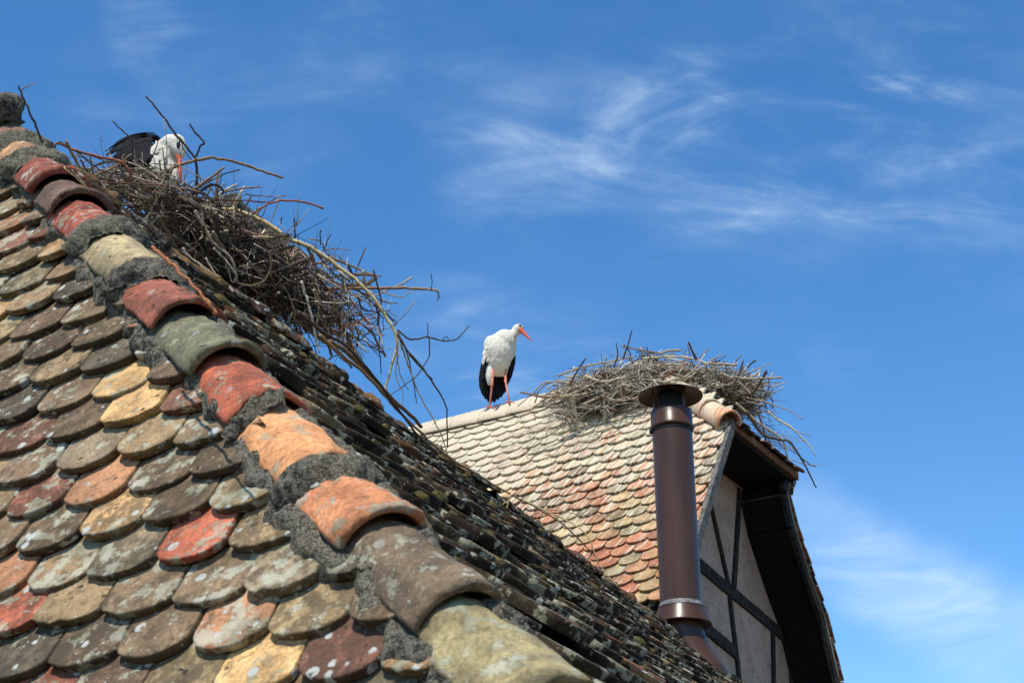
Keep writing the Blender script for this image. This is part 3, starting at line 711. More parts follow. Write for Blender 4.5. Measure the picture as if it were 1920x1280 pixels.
def px_stick(mb, pts, d, w0, w1, col, jit=.0015, sides=6, knots=True):
    """pts: photo points, d: distance (or list), w0/w1: thickness in photo pixels at both ends"""
    dd = np.interp(np.linspace(0, 1, len(pts)), np.linspace(0, 1, len(np.atleast_1d(d))), np.atleast_1d(d))
    P = smooth_path([at(p[0], p[1], q) for p, q in zip(pts, dd)], 4, jit)
    m = len(P); r = [max(.0009, (w0 + (w1 - w0) * k / (m - 1)) / 2 * dd.mean() / FPX * (1 + (.22 * RNG.random() if knots else 0))) for k in range(m)]
    tube(mb, P, r, sides, col); return P
def rand_stick(mb, c, d, L, r, col, bend=.12, fork=.5):
    d = unit(d); pr = unit(np.cross(d, RNG.normal(0, 1, 3))); n = 6 + int(L * 8); P = []; b = RNG.normal(0, bend) * L; ph = RNG.random() * 6
    for k in range(n):
        t = k / (n - 1) - .5; P.append(c + d * L * t + pr * b * (4 * t * t - .5) + RNG.normal(0, .006 * L ** .5, 3) * .7)
    P = np.array(P); tube(mb, P, [max(.0008, r * (1 - .65 * k / (n - 1))) for k in range(n)], 5 if r > .004 else 4, col)
    if fork > 0 and RNG.random() < fork:
        for _ in range(1 + int(RNG.random() * 2.2)):
            k = int(n * RNG.uniform(.35, .9)); d2 = unit(d + RNG.normal(0, .45, 3)); L2 = L * RNG.uniform(.12, .32); m = 5
            Q = [P[k] + d2 * L2 * t / (m - 1) + RNG.normal(0, .003, 3) * (t > 0) for t in range(m)]
            tube(mb, Q, [max(.0007, r * .5 * (1 - .7 * t / (m - 1))) for t in range(m)], 4, col)
    return P
GREY = (*srgb(168, 154, 132), 0); PALE = (*srgb(196, 178, 132), 0); DARKB = (*srgb(84, 68, 58), 0); REDB = (*srgb(150, 94, 68), 0); WHT = (*srgb(208, 196, 170), 0); BRN = (*srgb(140, 118, 94), 0)

# nest beside the near ridge ------------------------------------------------
NC = at(395, 440, 6.9)
nest1 = thing('stork_nest', 'large ragged stick nest spilling over the near ridge with long drooping branches', 'nest', NC + V(0, 0, -.3), 'stork nests of sticks')
d1 = 6.7
LIST1 = [
 ([(400, 394), (437, 394), (475, 406), (512, 425), (540, 447), (575, 460), (612, 482), (637, 502), (665, 522), (695, 552), (715, 580), (732, 607), (745, 640), (741, 665), (725, 719), (721, 737)], (6.7, 6.5, 6.4), 8.5, 4, PALE),
 ([(370, 430), (430, 440), (500, 446), (545, 449), (590, 470), (650, 512)], 6.6, 7, 5, PALE),
 ([(745, 625), (762, 655), (785, 681), (815, 722), (837, 767), (839, 839)], 6.4, 4.5, 2.2, DARKB),
 ([(745, 618), (752, 642), (759, 666), (772, 700), (785, 737), (807, 775), (830, 820), (838, 852)], 6.45, 4, 1.6, GREY),
 ([(745, 618), (770, 636), (800, 632), (830, 638), (856, 636), (868, 624), (880, 610)], 6.4, 3.2, 1.6, DARKB),
 ([(800, 632), (803, 618), (801, 604)], 6.4, 2, 1.2, DARKB), ([(830, 638), (838, 630), (842, 640)], 6.4, 1.8, 1.1, DARKB),
 ([(804, 630), (804, 666), (785, 700), (762, 719), (732, 741)], 6.4, 2.4, 1.4, DARKB),
 ([(744, 640), (748, 690), (758, 718), (766, 732)], 6.4, 2.4, 1.2, BRN), ([(759, 650), (770, 690), (778, 735), (781, 756)], 6.45, 2.6, 1.4, DARKB),
 ([(766, 665), (790, 690), (812, 712)], 6.4, 2.2, 1.2, DARKB), ([(750, 660), (742, 700), (756, 740), (752, 760)], 6.42, 2.2, 1.2, GREY),
 ([(617, 548), (625, 577), (640, 612), (655, 640), (672, 670), (700, 712), (722, 742), (742, 762)], (6.8, 6.5), 9, 6, BRN),
 ([(570, 538), (625, 541), (700, 540), (760, 540), (800, 542), (820, 545)], (6.7, 6.3), 6, 4, BRN), ([(820, 545), (823, 555), (821, 563)], 6.3, 3.6, 2.4, BRN), ([(809, 543), (810, 525), (808, 513)], 6.3, 2, 1.2, DARKB),
 ([(617, 482), (655, 497), (685, 510), (716, 519)], 6.6, 4.5, 2, BRN), ([(665, 513), (690, 515), (705, 517)], 6.6, 6, 4, BRN), ([(706, 520), (694, 528), (680, 533), (640, 538)], 6.6, 7, 6, BRN),
 ([(655, 498), (660, 512), (672, 530)], 6.6, 4, 3, DARKB),
 ([(565, 527), (570, 545), (578, 570), (587, 605), (593, 640), (599, 662)], 6.3, 5, 3, WHT),
 ([(300, 325), (330, 313), (367, 300), (400, 297), (435, 302), (467, 312), (500, 324), (531, 333)], 6.6, 5.5, 4, BRN),
 ([(273, 180), (290, 200), (312, 228), (332, 255), (350, 276), (367, 297)], 6.7, 2.6, 4, DARKB), ([(367, 297), (370, 340), (369, 375), (372, 402)], 6.6, 4.5, 3, DARKB),
 ([(326, 251), (340, 266), (345, 282), (364, 304)], 6.7, 2.4, 2, BRN),
 ([(355, 232), (369, 252), (383, 268), (376, 274), (372, 285), (366, 297)], 6.65, 3, 3.4, DARKB), ([(210, 227), (227, 243), (240, 255), (247, 265), (249, 285)], 6.9, 2, 2.6, DARKB),
 ([(123, 263), (136, 290), (155, 320)], 6.2, 5, 5, BRN),
 ([(101, 280), (106, 270), (118, 272), (160, 288), (213, 300), (232, 308), (245, 325), (240, 340)], 6.3, 3.6, 5, REDB), ([(164, 325), (175, 313), (200, 303), (220, 303)], 6.3, 4, 4.5, BRN),
 ([(173, 330), (205, 318), (225, 305), (232, 290)], 6.4, 4, 3, BRN), ([(200, 340), (215, 320), (235, 300), (247, 290)], 6.5, 5.5, 3.5, BRN), ([(150, 300), (170, 330), (180, 345)], 6.3, 2.6, 2, DARKB),
 ([(160, 315), (200, 318), (260, 316), (330, 332)], 6.5, 2.4, 2, GREY), ([(110, 265), (150, 290), (190, 320), (230, 330)], 6.3, 2, 1.4, DARKB), ([(170, 292), (172, 310), (176, 328)], 6.4, 2, 2, DARKB),
 ([(473, 402), (485, 392), (500, 384), (520, 377), (547, 376), (575, 380), (607, 391)], 6.4, 2.6, 3.6, REDB), ([(400, 375), (450, 376), (500, 379), (520, 370), (536, 366)], 6.5, 2.8, 1.6, REDB), ([(417, 362), (440, 356), (465, 352), (489, 351)], 6.5, 3.4, 2.6, BRN),
 ([(459, 364), (490, 368), (515, 368)], 6.5, 2.2, 1.2, REDB), ([(363, 356), (385, 340), (405, 325), (421, 314)], 6.5, 5, 3.4, BRN), ([(372, 345), (395, 338), (415, 329)], 6.5, 3, 2, GREY),
 ([(360, 365), (385, 352), (400, 347), (412, 350), (418, 358), (417, 364)], 6.5, 4.5, 3.6, DARKB), ([(365, 395), (380, 420), (400, 455), (430, 480), (443, 515), (437, 530)], 6.35, 6, 3.5, GREY),
 ([(400, 465), (420, 485), (440, 510), (445, 528)], 6.3, 4, 3, GREY), ([(505, 470), (508, 495), (503, 515), (490, 530), (465, 535), (445, 530)], 6.3, 3.2, 2.4, BRN),
 ([(342, 466), (352, 480), (380, 500), (412, 525), (430, 545)], 6.1, 6, 4, GREY), ([(385, 483), (395, 500), (408, 520)], 6.1, 3.2, 2.4, WHT),
 ([(590, 470), (615, 500), (660, 540), (720, 565), (746, 568)], 6.6, 3.5, 1.6, BRN), ([(600, 520), (660, 520), (720, 548), (752, 556), (775, 545)], 6.6, 3, 1.4, GREY), ([(640, 545), (690, 560), (739, 568)], 6.6, 2.4, 1.2, GREY),
 ([(671, 558), (678, 575), (686, 583), (705, 585), (720, 598)], 6.5, 3, 2.2, DARKB), ([(673, 588), (685, 600), (696, 605)], 6.5, 2, 1.4, DARKB), ([(600, 442), (601, 432), (600, 444), (600, 450)], 6.6, 2, 1.4, DARKB),
 ([(601, 460), (601, 448), (601, 443)], 6.6, 2, 1, DARKB), ([(607, 468), (613, 452), (621, 439)], 6.6, 2.2, 1.4, DARKB), ([(605, 470), (630, 466), (656, 470)], 6.6, 2.4, 1.4, BRN), ([(580, 448), (600, 452), (610, 470), (618, 482)], 6.6, 2.2, 2, BRN),
 ([(520, 560), (560, 590), (600, 622), (640, 652), (663, 662)], 6.5, 3.4, 3, DARKB), ([(560, 600), (590, 630), (630, 655), (660, 690)], 6.6, 5, 4, BRN), ([(545, 575), (580, 592), (614, 593)], 6.5, 4, 3, GREY),
 ([(600, 570), (602, 590), (610, 610), (612, 640)], 6.5, 3.4, 2.6, DARKB), ([(640, 560), (655, 575), (648, 583)], 6.5, 2, 1.2, DARKB), ([(590, 540), (600, 565), (596, 590), (604, 600), (615, 620), (620, 655)], 6.5, 3, 2, GREY),
 ([(566, 409), (550, 422), (535, 440)], 6.6, 1.6, 1.4, BRN), ([(528, 408), (527, 414), (526, 420)], 6.6, 2.5, 1.4, DARKB), ([(735, 612), (744, 606), (738, 596)], 6.5, 2, 1.2, DARKB), ([(718, 600), (719, 615), (715, 625)], 6.5, 1.6, 1, DARKB)]
for (pts, dd, w0, w1, col) in LIST1:
    m_ = MB(); px_stick(m_, pts, dd, w0, w1, col); m_.build('branch', M_stick, nest1)
tw = MB()
a1 = unit(V(.80, .18, -.56)); a2 = unit(V(.1, .95, .2)); a3 = unit(np.cross(a1, a2)); a3 = a3 if a3[2] > 0 else -a3
def heap(mb, C, ax, n, rings, fan, rmax=.006, pal=COL_ST, f=1.8, Lr=(.15, .6), tang=.75):
    for _ in range(n):
        u = RNG.normal(0, 1, 3); u = u / np.linalg.norm(u) * RNG.random() ** (1 / rings); P = C + ax[0] * u[0] + ax[1] * u[1] + ax[2] * u[2]
        d = unit(ax[0]) * RNG.normal(0, 1) + unit(ax[1]) * RNG.normal(0, .9) + unit(ax[2]) * RNG.normal(0, fan)
        rand_stick(mb, P, d, RNG.uniform(*Lr) , RNG.uniform(.0018, rmax) if RNG.random() < .85 else rmax * 1.25, stick_col(pal, f), bend=.16)
heap(tw, at(415, 476, 6.75), (a1 * .42, a2 * .30, a3 * .13), 520, 2.4, .32)
heap(tw, at(305, 376, 6.75), (unit(V(1, .1, -.28)) * .36, a2 * .30, V(0, 0, 1) * .055), 260, 2.4, .25, .005)
heap(tw, at(535, 535, 6.8), (a1 * .34, a2 * .26, a3 * .12), 330, 2.6, .4, .0055)
heap(tw, at(615, 560, 6.7), (a1 * .28, a2 * .2, a3 * .15), 110, 3, .7, .005)
heap(tw, at(470, 500, 6.6), (a1 * .34, a2 * .2, a3 * .15), 260, 2.6, .5, .004, [((62, 50, 40), 3), ((44, 36, 30), 3), ((96, 78, 60), 1)])
tw.build('twigs', M_stick, nest1)['kind'] = 'stuff'
mb = MB(); P = []; nn = 40; Cc = at(468, 506, 6.85)
def lump(mb, Cc, ax, amp, s, nn=40, mm=22):
    P = []
    for jj in range(mm):
        for ii in range(nn):
            a = 2 * pi * ii / nn; e = -pi / 2 + pi * jj / (mm - 1); d = ax[0] * cos(e) * cos(a) + ax[1] * cos(e) * sin(a) + ax[2] * sin(e); p = Cc + d
            P.append(p + d * amp * fbm(p, s))
    mb.add(P, grid_faces(nn, mm, True))
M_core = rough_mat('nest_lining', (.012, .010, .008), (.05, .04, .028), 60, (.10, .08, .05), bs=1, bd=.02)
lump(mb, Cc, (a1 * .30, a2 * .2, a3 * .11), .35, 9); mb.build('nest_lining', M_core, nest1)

# loose sticks lying on the near roof
def loose(name, label, sticks, cat='branch', group=None):
    m_ = MB(); P0 = None
    for (pts, dd, w0, w1, col) in sticks:
        P = px_stick(m_, pts, dd, w0, w1, col); P0 = P[0] if P0 is None else P0
    o = m_.build(name, M_stick, loc=tuple(P0)); tag(o, label, cat, group); return o
def dB(px, py, h=.03):                                   # distance to the shaded slope raised by h
    q_ = unit(ray(px, py)); return ((APEX + nB * h) @ nB) / (q_ @ nB)
def on_ridge(px):                                        # distance of the ridge line below a photo column
    for s_ in np.arange(0, LB, .02):
        if px_of(APEX + rB * s_) >= px: break
    return np.linalg.norm(APEX + rB * s_ + V(0, 0, .08))
O = on_ridge
loose('fallen_stick', 'short peeling red-brown stick lying just right of the cap tiles', [([(286, 463), (302, 478), (320, 493), (343, 515), (363, 537), (385, 560), (407, 588)], (dB(290, 467, .05), dB(407, 588, .05)), 7, 4, (*srgb(158, 100, 68), 0)), ([(385, 560), (395, 570), (404, 590)], dB(395, 580, .05), 4, 2, (*srgb(200, 150, 90), 0))], 'stick')
rb = (O(600) * .97, O(730), O(850), O(1000), O(1130))
loose('long_branch', 'longest straight brown branch lying along the near ridge below the standing stork', [([(600, 628), (650, 672), (700, 715), (742, 765), (790, 812), (840, 856), (890, 886), (935, 914), (985, 940), (1047, 976), (1085, 1010), (1120, 1046)], (O(600) * .96, O(730) * .97, O(850) * .97, O(1000) * .97, O(1120) * .97), 5, 2.5, (*srgb(160, 132, 98), 0))], group='branches lying along the near ridge')
loose('thick_branch', 'thick ringed brown branch on the ridge just under the drooping twigs', [([(618, 640), (650, 660), (690, 700), (735, 748), (770, 778), (790, 800)], (O(620) * .98, O(700) * .98, O(790) * .98), 8, 7, (*srgb(120, 96, 74), 0))], group='branches lying along the near ridge')
loose('thin_branch', 'thin brown branch starting beneath the nest and running beside the thick ringed one', [([(560, 585), (600, 618), (650, 650), (700, 705), (745, 765), (790, 822), (830, 858)], (O(600) * .95, O(700) * .95, O(820) * .95), 6, 4, DARKB)], group='branches lying along the near ridge')
loose('forked_twig', 'small forked twig hanging off the ridge against the pink tiled roof', [([(960, 925), (952, 945), (945, 963)], O(950) * .96, 3, 2, PALE), ([(952, 945), (948, 940), (930, 950), (893, 920)], O(930) * .96, 2, 1.6, PALE)], 'twig')
loose('curved_twig', 'long thin curved twig hanging past the end of the ridge branch', [([(985, 938), (1040, 965), (1080, 985), (1105, 1010), (1120, 1050), (1140, 1080), (1160, 1100)], O(1060) * .97, 2.6, 1.4, PALE), ([(1010, 952), (1060, 958), (1100, 966), (1130, 964)], O(1060) * .97, 1.8, 1, GREY)], 'twig')
loose('upright_twig', 'bare forked twig standing alone on the roof at the far left', [([(35, 161), (45, 188), (58, 215), (70, 245), (80, 268)], 4.0, 3, 4, DARKB), ([(41, 168), (52, 162), (67, 155)], 4.0, 2, 1.2, BRN)], 'twig')
loose('straw_bundle', 'pale straws caught beside the cap tiles near the top of the hip', [([(120, 313), (140, 332), (168, 358)], 3.55, 2.2, 1.4, (*srgb(206, 188, 150), 0)), ([(140, 325), (152, 340), (165, 356)], 3.55, 2, 1.2, (*srgb(196, 150, 90), 0)), ([(135, 318), (150, 336), (162, 350)], 3.55, 1.6, 1.2, (*srgb(216, 204, 176), 0))], 'straw')

def ridge_near(px):
    return min((PF(x_, VR) for x_ in np.arange(-5.5, -.2, .01)), key=lambda p: abs(px_of(p) - px))
# nest on the far house ------------------------------------------------------
DN = np.linalg.norm(ridge_near(1240)) + .12; N2 = at(1240, 745, DN)
nest2 = thing('stork_nest', 'broad rounded grey stick nest on the far ridge behind the flue cap', 'nest', N2 + V(0, 0, -.25), 'stork nests of sticks')
GP = [((150, 140, 120), 4), ((176, 166, 144), 4), ((120, 108, 90), 4), ((200, 190, 166), 2), ((84, 72, 60), 2.4), ((132, 96, 70), .8)]
LIST2 = [([(1000, 741), (1030, 743), (1070, 742), (1100, 738)], 3.6, 4.5, GREY), ([(975, 735), (1000, 740), (1020, 744), (1050, 742)], 3, 4, BRN), ([(1000, 738), (1018, 718), (1050, 716), (1090, 722)], 2.4, 2.4, GREY), ([(1002, 755), (1015, 728), (1035, 716), (1060, 718)], 2, 2, BRN), ([(970, 762), (990, 745), (1008, 735)], 1.6, 1.4, BRN),
 ([(1068, 722), (1082, 695), (1098, 672)], 3.4, 2.4, DARKB), ([(1150, 690), (1158, 665), (1155, 642)], 2.6, 1.6, DARKB), ([(1168, 672), (1178, 645), (1185, 618)], 2.8, 1.6, DARKB), ([(1165, 648), (1200, 656), (1240, 662)], 2.4, 2.4, BRN), ([(1170, 646), (1182, 662), (1180, 676)], 2, 1.4, DARKB),
 ([(1291, 641), (1298, 658), (1306, 674)], 3.4, 4, DARKB), ([(1235, 664), (1255, 657), (1276, 657)], 4, 3, GREY), ([(1214, 650), (1214, 665), (1216, 680)], 1.6, 1.6, DARKB), ([(1330, 677), (1343, 670), (1353, 664)], 2.6, 2, GREY), ([(1320, 682), (1350, 682), (1382, 684)], 4, 3.4, GREY),
 ([(1375, 706), (1400, 710), (1430, 709), (1467, 707)], 4, 3, GREY), ([(1405, 742), (1420, 725), (1430, 710), (1437, 696)], 4, 3, DARKB), ([(1378, 718), (1388, 695), (1393, 676)], 3.4, 2.4, DARKB), ([(1400, 700), (1425, 690), (1446, 680)], 2, 1.2, GREY), ([(1430, 706), (1437, 694), (1438, 702)], 2.4, 1.6, DARKB),
 ([(1400, 770), (1415, 795), (1432, 815), (1460, 824), (1480, 828), (1501, 857), (1516, 885), (1531, 914)], 5, 2, DARKB), ([(1400, 745), (1440, 755), (1480, 770), (1506, 786)], 2.4, 1, GREY), ([(1440, 770), (1457, 786), (1480, 798), (1504, 822), (1520, 838), (1529, 854)], 3, 1.6, WHT), ([(1460, 788), (1490, 806), (1520, 818)], 1.8, 1, GREY),
 ([(1380, 755), (1402, 775), (1425, 795), (1450, 810), (1468, 826), (1476, 858)], 4.6, 2, GREY), ([(1420, 770), (1430, 800), (1437, 830)], 3, 2, DARKB), ([(1501, 857), (1515, 868), (1530, 875)], 2, 1.2, DARKB), ([(1478, 858), (1510, 870), (1548, 872)], 1.6, .8, GREY),
 ([(1128, 730), (1133, 745), (1133, 786), (1138, 830), (1139, 863)], 4.4, 2.6, WHT), ([(1075, 740), (1080, 775), (1082, 800), (1100, 820), (1110, 850), (1120, 870)], 4, 2.6, GREY), ([(1055, 770), (1070, 800), (1068, 812)], 2.6, 2, BRN), ([(1085, 815), (1095, 845), (1118, 868)], 2.6, 1.8, GREY), ([(1060, 765), (1080, 790), (1110, 805), (1100, 850)], 2.4, 1.6, GREY),
 ([(1322, 768), (1328, 745), (1331, 730), (1329, 705)], 5, 4, WHT), ([(1336, 762), (1338, 738), (1345, 720)], 4.6, 3.4, WHT), ([(1322, 765), (1319, 785), (1322, 800)], 3.4, 3, GREY), ([(1215, 735), (1240, 715), (1270, 690), (1290, 682)], 4.6, 3, REDB), ([(1280, 725), (1290, 700), (1293, 680)], 3.4, 3, GREY),
 ([(1045, 705), (1090, 688), (1140, 678), (1190, 668)], 3, 2.4, GREY), ([(1205, 672), (1255, 668), (1300, 672), (1345, 690)], 3.4, 2.6, WHT), ([(1350, 700), (1385, 715), (1410, 742)], 4, 3, GREY), ([(1100, 705), (1130, 715), (1175, 706)], 4, 3, WHT), ([(1090, 760), (1130, 742), (1180, 735)], 4, 3, GREY), ([(1030, 750), (1080, 735), (1120, 715)], 3.4, 2.6, GREY)]
for (pts, w0, w1, col) in LIST2:
    m_ = MB(); px_stick(m_, pts, DN - .45, w0 * 1.1, w1 * 1.1, col); m_.build('branch', M_stick, nest2)
tw = MB(); g1 = -rF; g2 = D(32); g3 = V(0, 0, 1); N2c = at(1235, 733, DN)
xr_ = unit(V(1, -.15, -.02))
def disc_heap(mb, C, ra, rb_, h, n, pal, rmax, Lr, edge):
    for _ in range(n):
        a = RNG.uniform(0, 2 * pi); q = sqrt(RNG.random()) if RNG.random() > edge else RNG.uniform(.72, 1.05)
        zz = RNG.uniform(-1, 1) * h * (1 - .55 * q ** 3) - .12 * h * q; P = C + xr_ * ra * q * cos(a) + V(.15, 1, 0) * rb_ * q * sin(a) + g3 * zz
        d = (-xr_ * sin(a) + V(.15, 1, 0) * cos(a)) * RNG.normal(0, 1.0) + (xr_ * cos(a) + V(0, 1, 0) * sin(a)) * RNG.normal(0, .45) + g3 * RNG.normal(0, .20)
        rand_stick(mb, P, d, RNG.uniform(*Lr), RNG.uniform(.0028, rmax), stick_col(pal, 1.7), bend=.14, fork=.35)
disc_heap(tw, at(1235, 738, DN - .05), .82, .44, .25, 1600, GP, .0085, (.18, .62), .45)
disc_heap(tw, at(1125, 748, DN - .1), .26, .22, .13, 150, GP, .007, (.15, .5), .3)
disc_heap(tw, at(1395, 742, DN - .1), .22, .3, .15, 170, GP, .007, (.15, .5), .3)
for _ in range(420):                                      # sticks lodged on the tiles under the nest
    x_ = RNG.uniform(-1.85, -.75); v_ = RNG.uniform(.42, 1.05) if x_ > -1.65 else RNG.uniform(.75, 1.05); c_ = PF(x_, v_, RNG.uniform(.02, .20))
    rand_stick(tw, c_, rF * RNG.normal(0, 1) + uF * RNG.normal(0, .7) + nF * RNG.normal(0, .25), RNG.uniform(.15, .5), RNG.uniform(.0025, .007), stick_col(GP, 1.7), fork=.4)
for _ in range(150):                                      # fine litter sliding down the tiles under the nest
    x_, v_ = RNG.uniform(-2.3, -1.0), RNG.uniform(.0, .85); c_ = PF(x_, v_, .02)
    rand_stick(tw, c_, rF * RNG.normal(0, 1) + uF * RNG.normal(0, .8) + nF * RNG.normal(0, .12), RNG.uniform(.08, .3), RNG.uniform(.0015, .004), stick_col(GP, 1.7), fork=.3)
disc_heap(tw, at(1325, 728, DN - .25), .17, .2, .10, 130, GP, .007, (.15, .45), .3)
for _ in range(70):                                       # wisps hanging over the gable corner
    p_ = RNG.uniform(0, 1); c_ = at(1380 + 100 * p_ + RNG.normal(0, 12), 770 + 75 * p_ + RNG.normal(0, 14), DN - .1)
    rand_stick(tw, c_, V(.7, 0, -.6) + RNG.normal(0, .4, 3), RNG.uniform(.12, .4), RNG.uniform(.0015, .0035), stick_col(GP, 1.7), fork=.8)
tw.build('twigs', M_stick, nest2)['kind'] = 'stuff'
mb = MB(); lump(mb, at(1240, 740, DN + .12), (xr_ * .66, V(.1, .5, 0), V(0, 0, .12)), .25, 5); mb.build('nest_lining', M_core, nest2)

# ================================================================== STORKS
def ellip(P, F, c, ax, n=18, m=12):
    o = len(P)
    for j in range(m):
        for i in range(n):
            a = 2 * pi * i / n; e = -pi / 2 + pi * (j + .5) / m; P.append(c + ax[0] * cos(e) * cos(a) + ax[1] * cos(e) * sin(a) + ax[2] * sin(e))
    for j in range(m - 1):
        for i in range(n):
            a = o + j * n + i; b_ = o + j * n + (i + 1) % n; F.append((a, b_, b_ + n, a + n))
    F.append(tuple(o + i for i in range(n))[::-1]); F.append(tuple(o + (m - 1) * n + i for i in range(n)))
def body_mesh(name, blobs, parent, mat, vox):
    """one continuous skin over a set of swellings"""
    P, F = [], []
    for (c, ax) in blobs: ellip(P, F, c, ax)
    me = bpy.data.meshes.new('tmp'); off = np.array(parent['_w']); me.from_pydata([tuple(p - off) for p in P], [], F)
    o = bpy.data.objects.new(name, me); S.collection.objects.link(o)
    r = o.modifiers.new('r', 'REMESH'); r.mode = 'VOXEL'; r.voxel_size = vox; r.use_smooth_shade = True
    s_ = o.modifiers.new('s', 'SMOOTH'); s_.iterations = 7; s_.factor = .6
    dg = bpy.context.evaluated_depsgraph_get(); me2 = bpy.data.meshes.new_from_object(o.evaluated_get(dg)); o.modifiers.clear(); o.data = me2; me2.name = name
    for v_ in me2.vertices:
        p = v_.co; e = noise.fractal(Vector((p.x * 34, p.y * 34, p.z * 16)), .9, 2.1, 3) * .0035; v_.co = p + v_.normal * e
    me2.materials.clear(); me2.materials.append(mat); me2.polygons.foreach_set('use_smooth', [True] * len(me2.polygons))
    o.parent = parent; return o
def chain(pts, rads, k=5):
    """blobs along a path"""
    out = []; P = np.array(pts)
    for i in range(len(P) - 1):
        for t in np.linspace(0, 1, k, endpoint=False):
            c = P[i] * (1 - t) + P[i + 1] * t; r = rads[i] * (1 - t) + rads[i + 1] * t; out.append((c, (V(r, 0, 0), V(0, r, 0), V(0, 0, r))))
    r = rads[-1]; out.append((P[-1], (V(r, 0, 0), V(0, r, 0), V(0, 0, r)))); return out
def feather(mb, a, b, w, nrm, curve=0.0, col=(1, 1, 1, 0), tipround=.5):
    d = unit(b - a); L = np.linalg.norm(b - a); sd_ = unit(np.cross(d, nrm)); nrm = unit(np.cross(sd_, d)); n = 9; P = []
    for k in range(n):
        t = k / (n - 1); ww = w * (min(1, .45 + 2.2 * t) if t < .5 else 1) * (1 if t < .72 else sqrt(max(.02, 1 - ((t - .72) / .28) ** 2)))
        c = a + d * L * t + nrm * curve * L * 4 * t * (1 - t)
        for i, q in enumerate((-1, -.4, 0, .4, 1)): P.append(c + sd_ * ww / 2 * q + nrm * (.10 * w * (1 - q * q)))
    n0 = len(P); P += [p - nrm * .0012 for p in P]
    F = grid_faces(5, n); F2 = [tuple(n0 + k for k in f[::-1]) for f in F]
    mb.add(P, F + F2, col)

# standing stork on the far ridge
fx = (rid @ V(0, 0, 1))
def ridge_pt(px):
    best = None
    for x_ in np.arange(-5.5, -.5, .01):
        p = PF(x_, VR) + V(0, 0, .045)
        if best is None or abs(px_of(p) - px) < best[0]: best = (abs(px_of(p) - px), p)
    return best[1]
F1, F2_ = ridge_pt(917), ridge_pt(955); mid_ = ridge_pt(936); DS = np.linalg.norm(mid_); ux = unit(V(1, .10, 0)); uy = V(-.10, 1, 0); k_ = DS / FPX
EL = .93
def sp(px, py, dy=0.0): return mid_ + ux * (px - 936) * k_ + V(0, 0, 1) * ((768 - py) * k_ / EL) + uy * (dy * k_)
st2 = thing('stork', 'white stork standing on long red legs on the far ridge, black wing tips folded', 'stork', mid_, 'white storks')
def ex(px, py, dy, rx, ry, rz, rot=0.0):
    c, s_ = cos(rot), sin(rot); return (sp(px, py, dy), ((ux * c + V(0, 0, 1) * s_) * rx * k_, uy * ry * k_, (V(0, 0, 1) * c - ux * s_) * rz * k_ / EL))
bl_ = [ex(938, 660, 0, 27, 28, 34), ex(937, 676, 4, 23, 25, 26), ex(934, 688, 8, 17, 18, 20), ex(919, 704, 8, 8, 11, 22), ex(945, 692, 8, 9, 12, 16), ex(946, 645, -6, 23, 22, 22), ex(924, 656, 8, 17, 24, 26, .2), ex(957, 655, 2, 12, 18, 22)]
bl_ += chain([sp(950, 648, -12), sp(960, 636, -14), sp(966, 628, -12), sp(970, 624, -12)], [13 * k_, 9.5 * k_, 8.5 * k_, 10.5 * k_], 6) + [ex(972, 624.5, -15, 10.5, 12, 9.5, -.5)]
bd_ = body_mesh('body', bl_, st2, M_white, .0085)
mb = MB(); hb = sp(975, 628, -22); ht = sp(994, 660, -46); tube(mb, [hb + (ht - hb) * t for t in (0, .2, .5, .8, 1)], [4.6 * k_, 4.0 * k_, 2.8 * k_, 1.5 * k_, .4 * k_], 10); mb.build('bill', M_bill, st2).parent = bd_
for (a_, b_, dy) in ((973.5, 621.5, -26.5),):
    P, F = [], []; ellip(P, F, sp(a_, b_, dy), (ux * 3.6 * k_, uy * 1.6 * k_, V(0, 0, 1) * 1.7 * k_), 10, 8); m_ = MB(); m_.add(P, F); m_.build('eye', M_eye, st2).parent = bd_
P, F = [], []; ellip(P, F, sp(979.5, 621.5, -20), (ux * 1.6 * k_, uy * 3 * k_, V(0, 0, 1) * 1.7 * k_), 10, 8); m_ = MB(); m_.add(P, F); m_.build('eye', M_eye, st2).parent = bd_
for side, (hip_, knee, foot) in (('l', ((924, 696), (923, 726), F1)), ('r', ((949, 694), (948, 720), F2_))):
    m_ = MB(); h0 = sp(*hip_, 0); kn = sp(*knee, -3); ft = foot + V(0, 0, .012)
    tube(m_, [h0, h0 + (kn - h0) * .5, h0 + (kn - h0) * .85, kn, kn + (ft - kn) * .1, kn + (ft - kn) * .5, ft], [2.9 * k_, 2.3 * k_, 2.2 * k_, 3.0 * k_, 2.1 * k_, 1.6 * k_, 2.0 * k_], 10)
    for a in (-150, -90, -30, 90): 
        d = ux * cos(radians(a)) + uy * sin(radians(a)); l_ = (11 if a != 90 else 5) * k_
        tube(m_, [ft, ft + d * l_ * .5 + V(0, 0, .003), ft + d * l_ - V(0, 0, .012)], [1.8 * k_, 1.4 * k_, .7 * k_], 7)
    m_.build('leg', M_leg, st2)
m_ = MB()
for k, (x0, y0, x1, y1, dy) in enumerate([(911, 668, 903, 722, 8), (912, 670, 904, 732, 11), (912, 672, 908, 740, 15), (914, 672, 913, 745, 19), (917, 674, 919, 748, 23), (920, 676, 925, 748, 27), (916, 670, 905, 715, 4),
                                        (925, 690, 931, 746, 30), (930, 695, 938, 740, 31), (936, 695, 944, 735, 31), (942, 692, 949, 728, 30)]):
    feather(m_, sp(x0, y0, dy), sp(x1, y1, dy + 9), 13 * k_, V(-.5 if x1 < 915 else 0, -1, .1), .03)
m_.build('wing', M_black, st2)
m_ = MB()
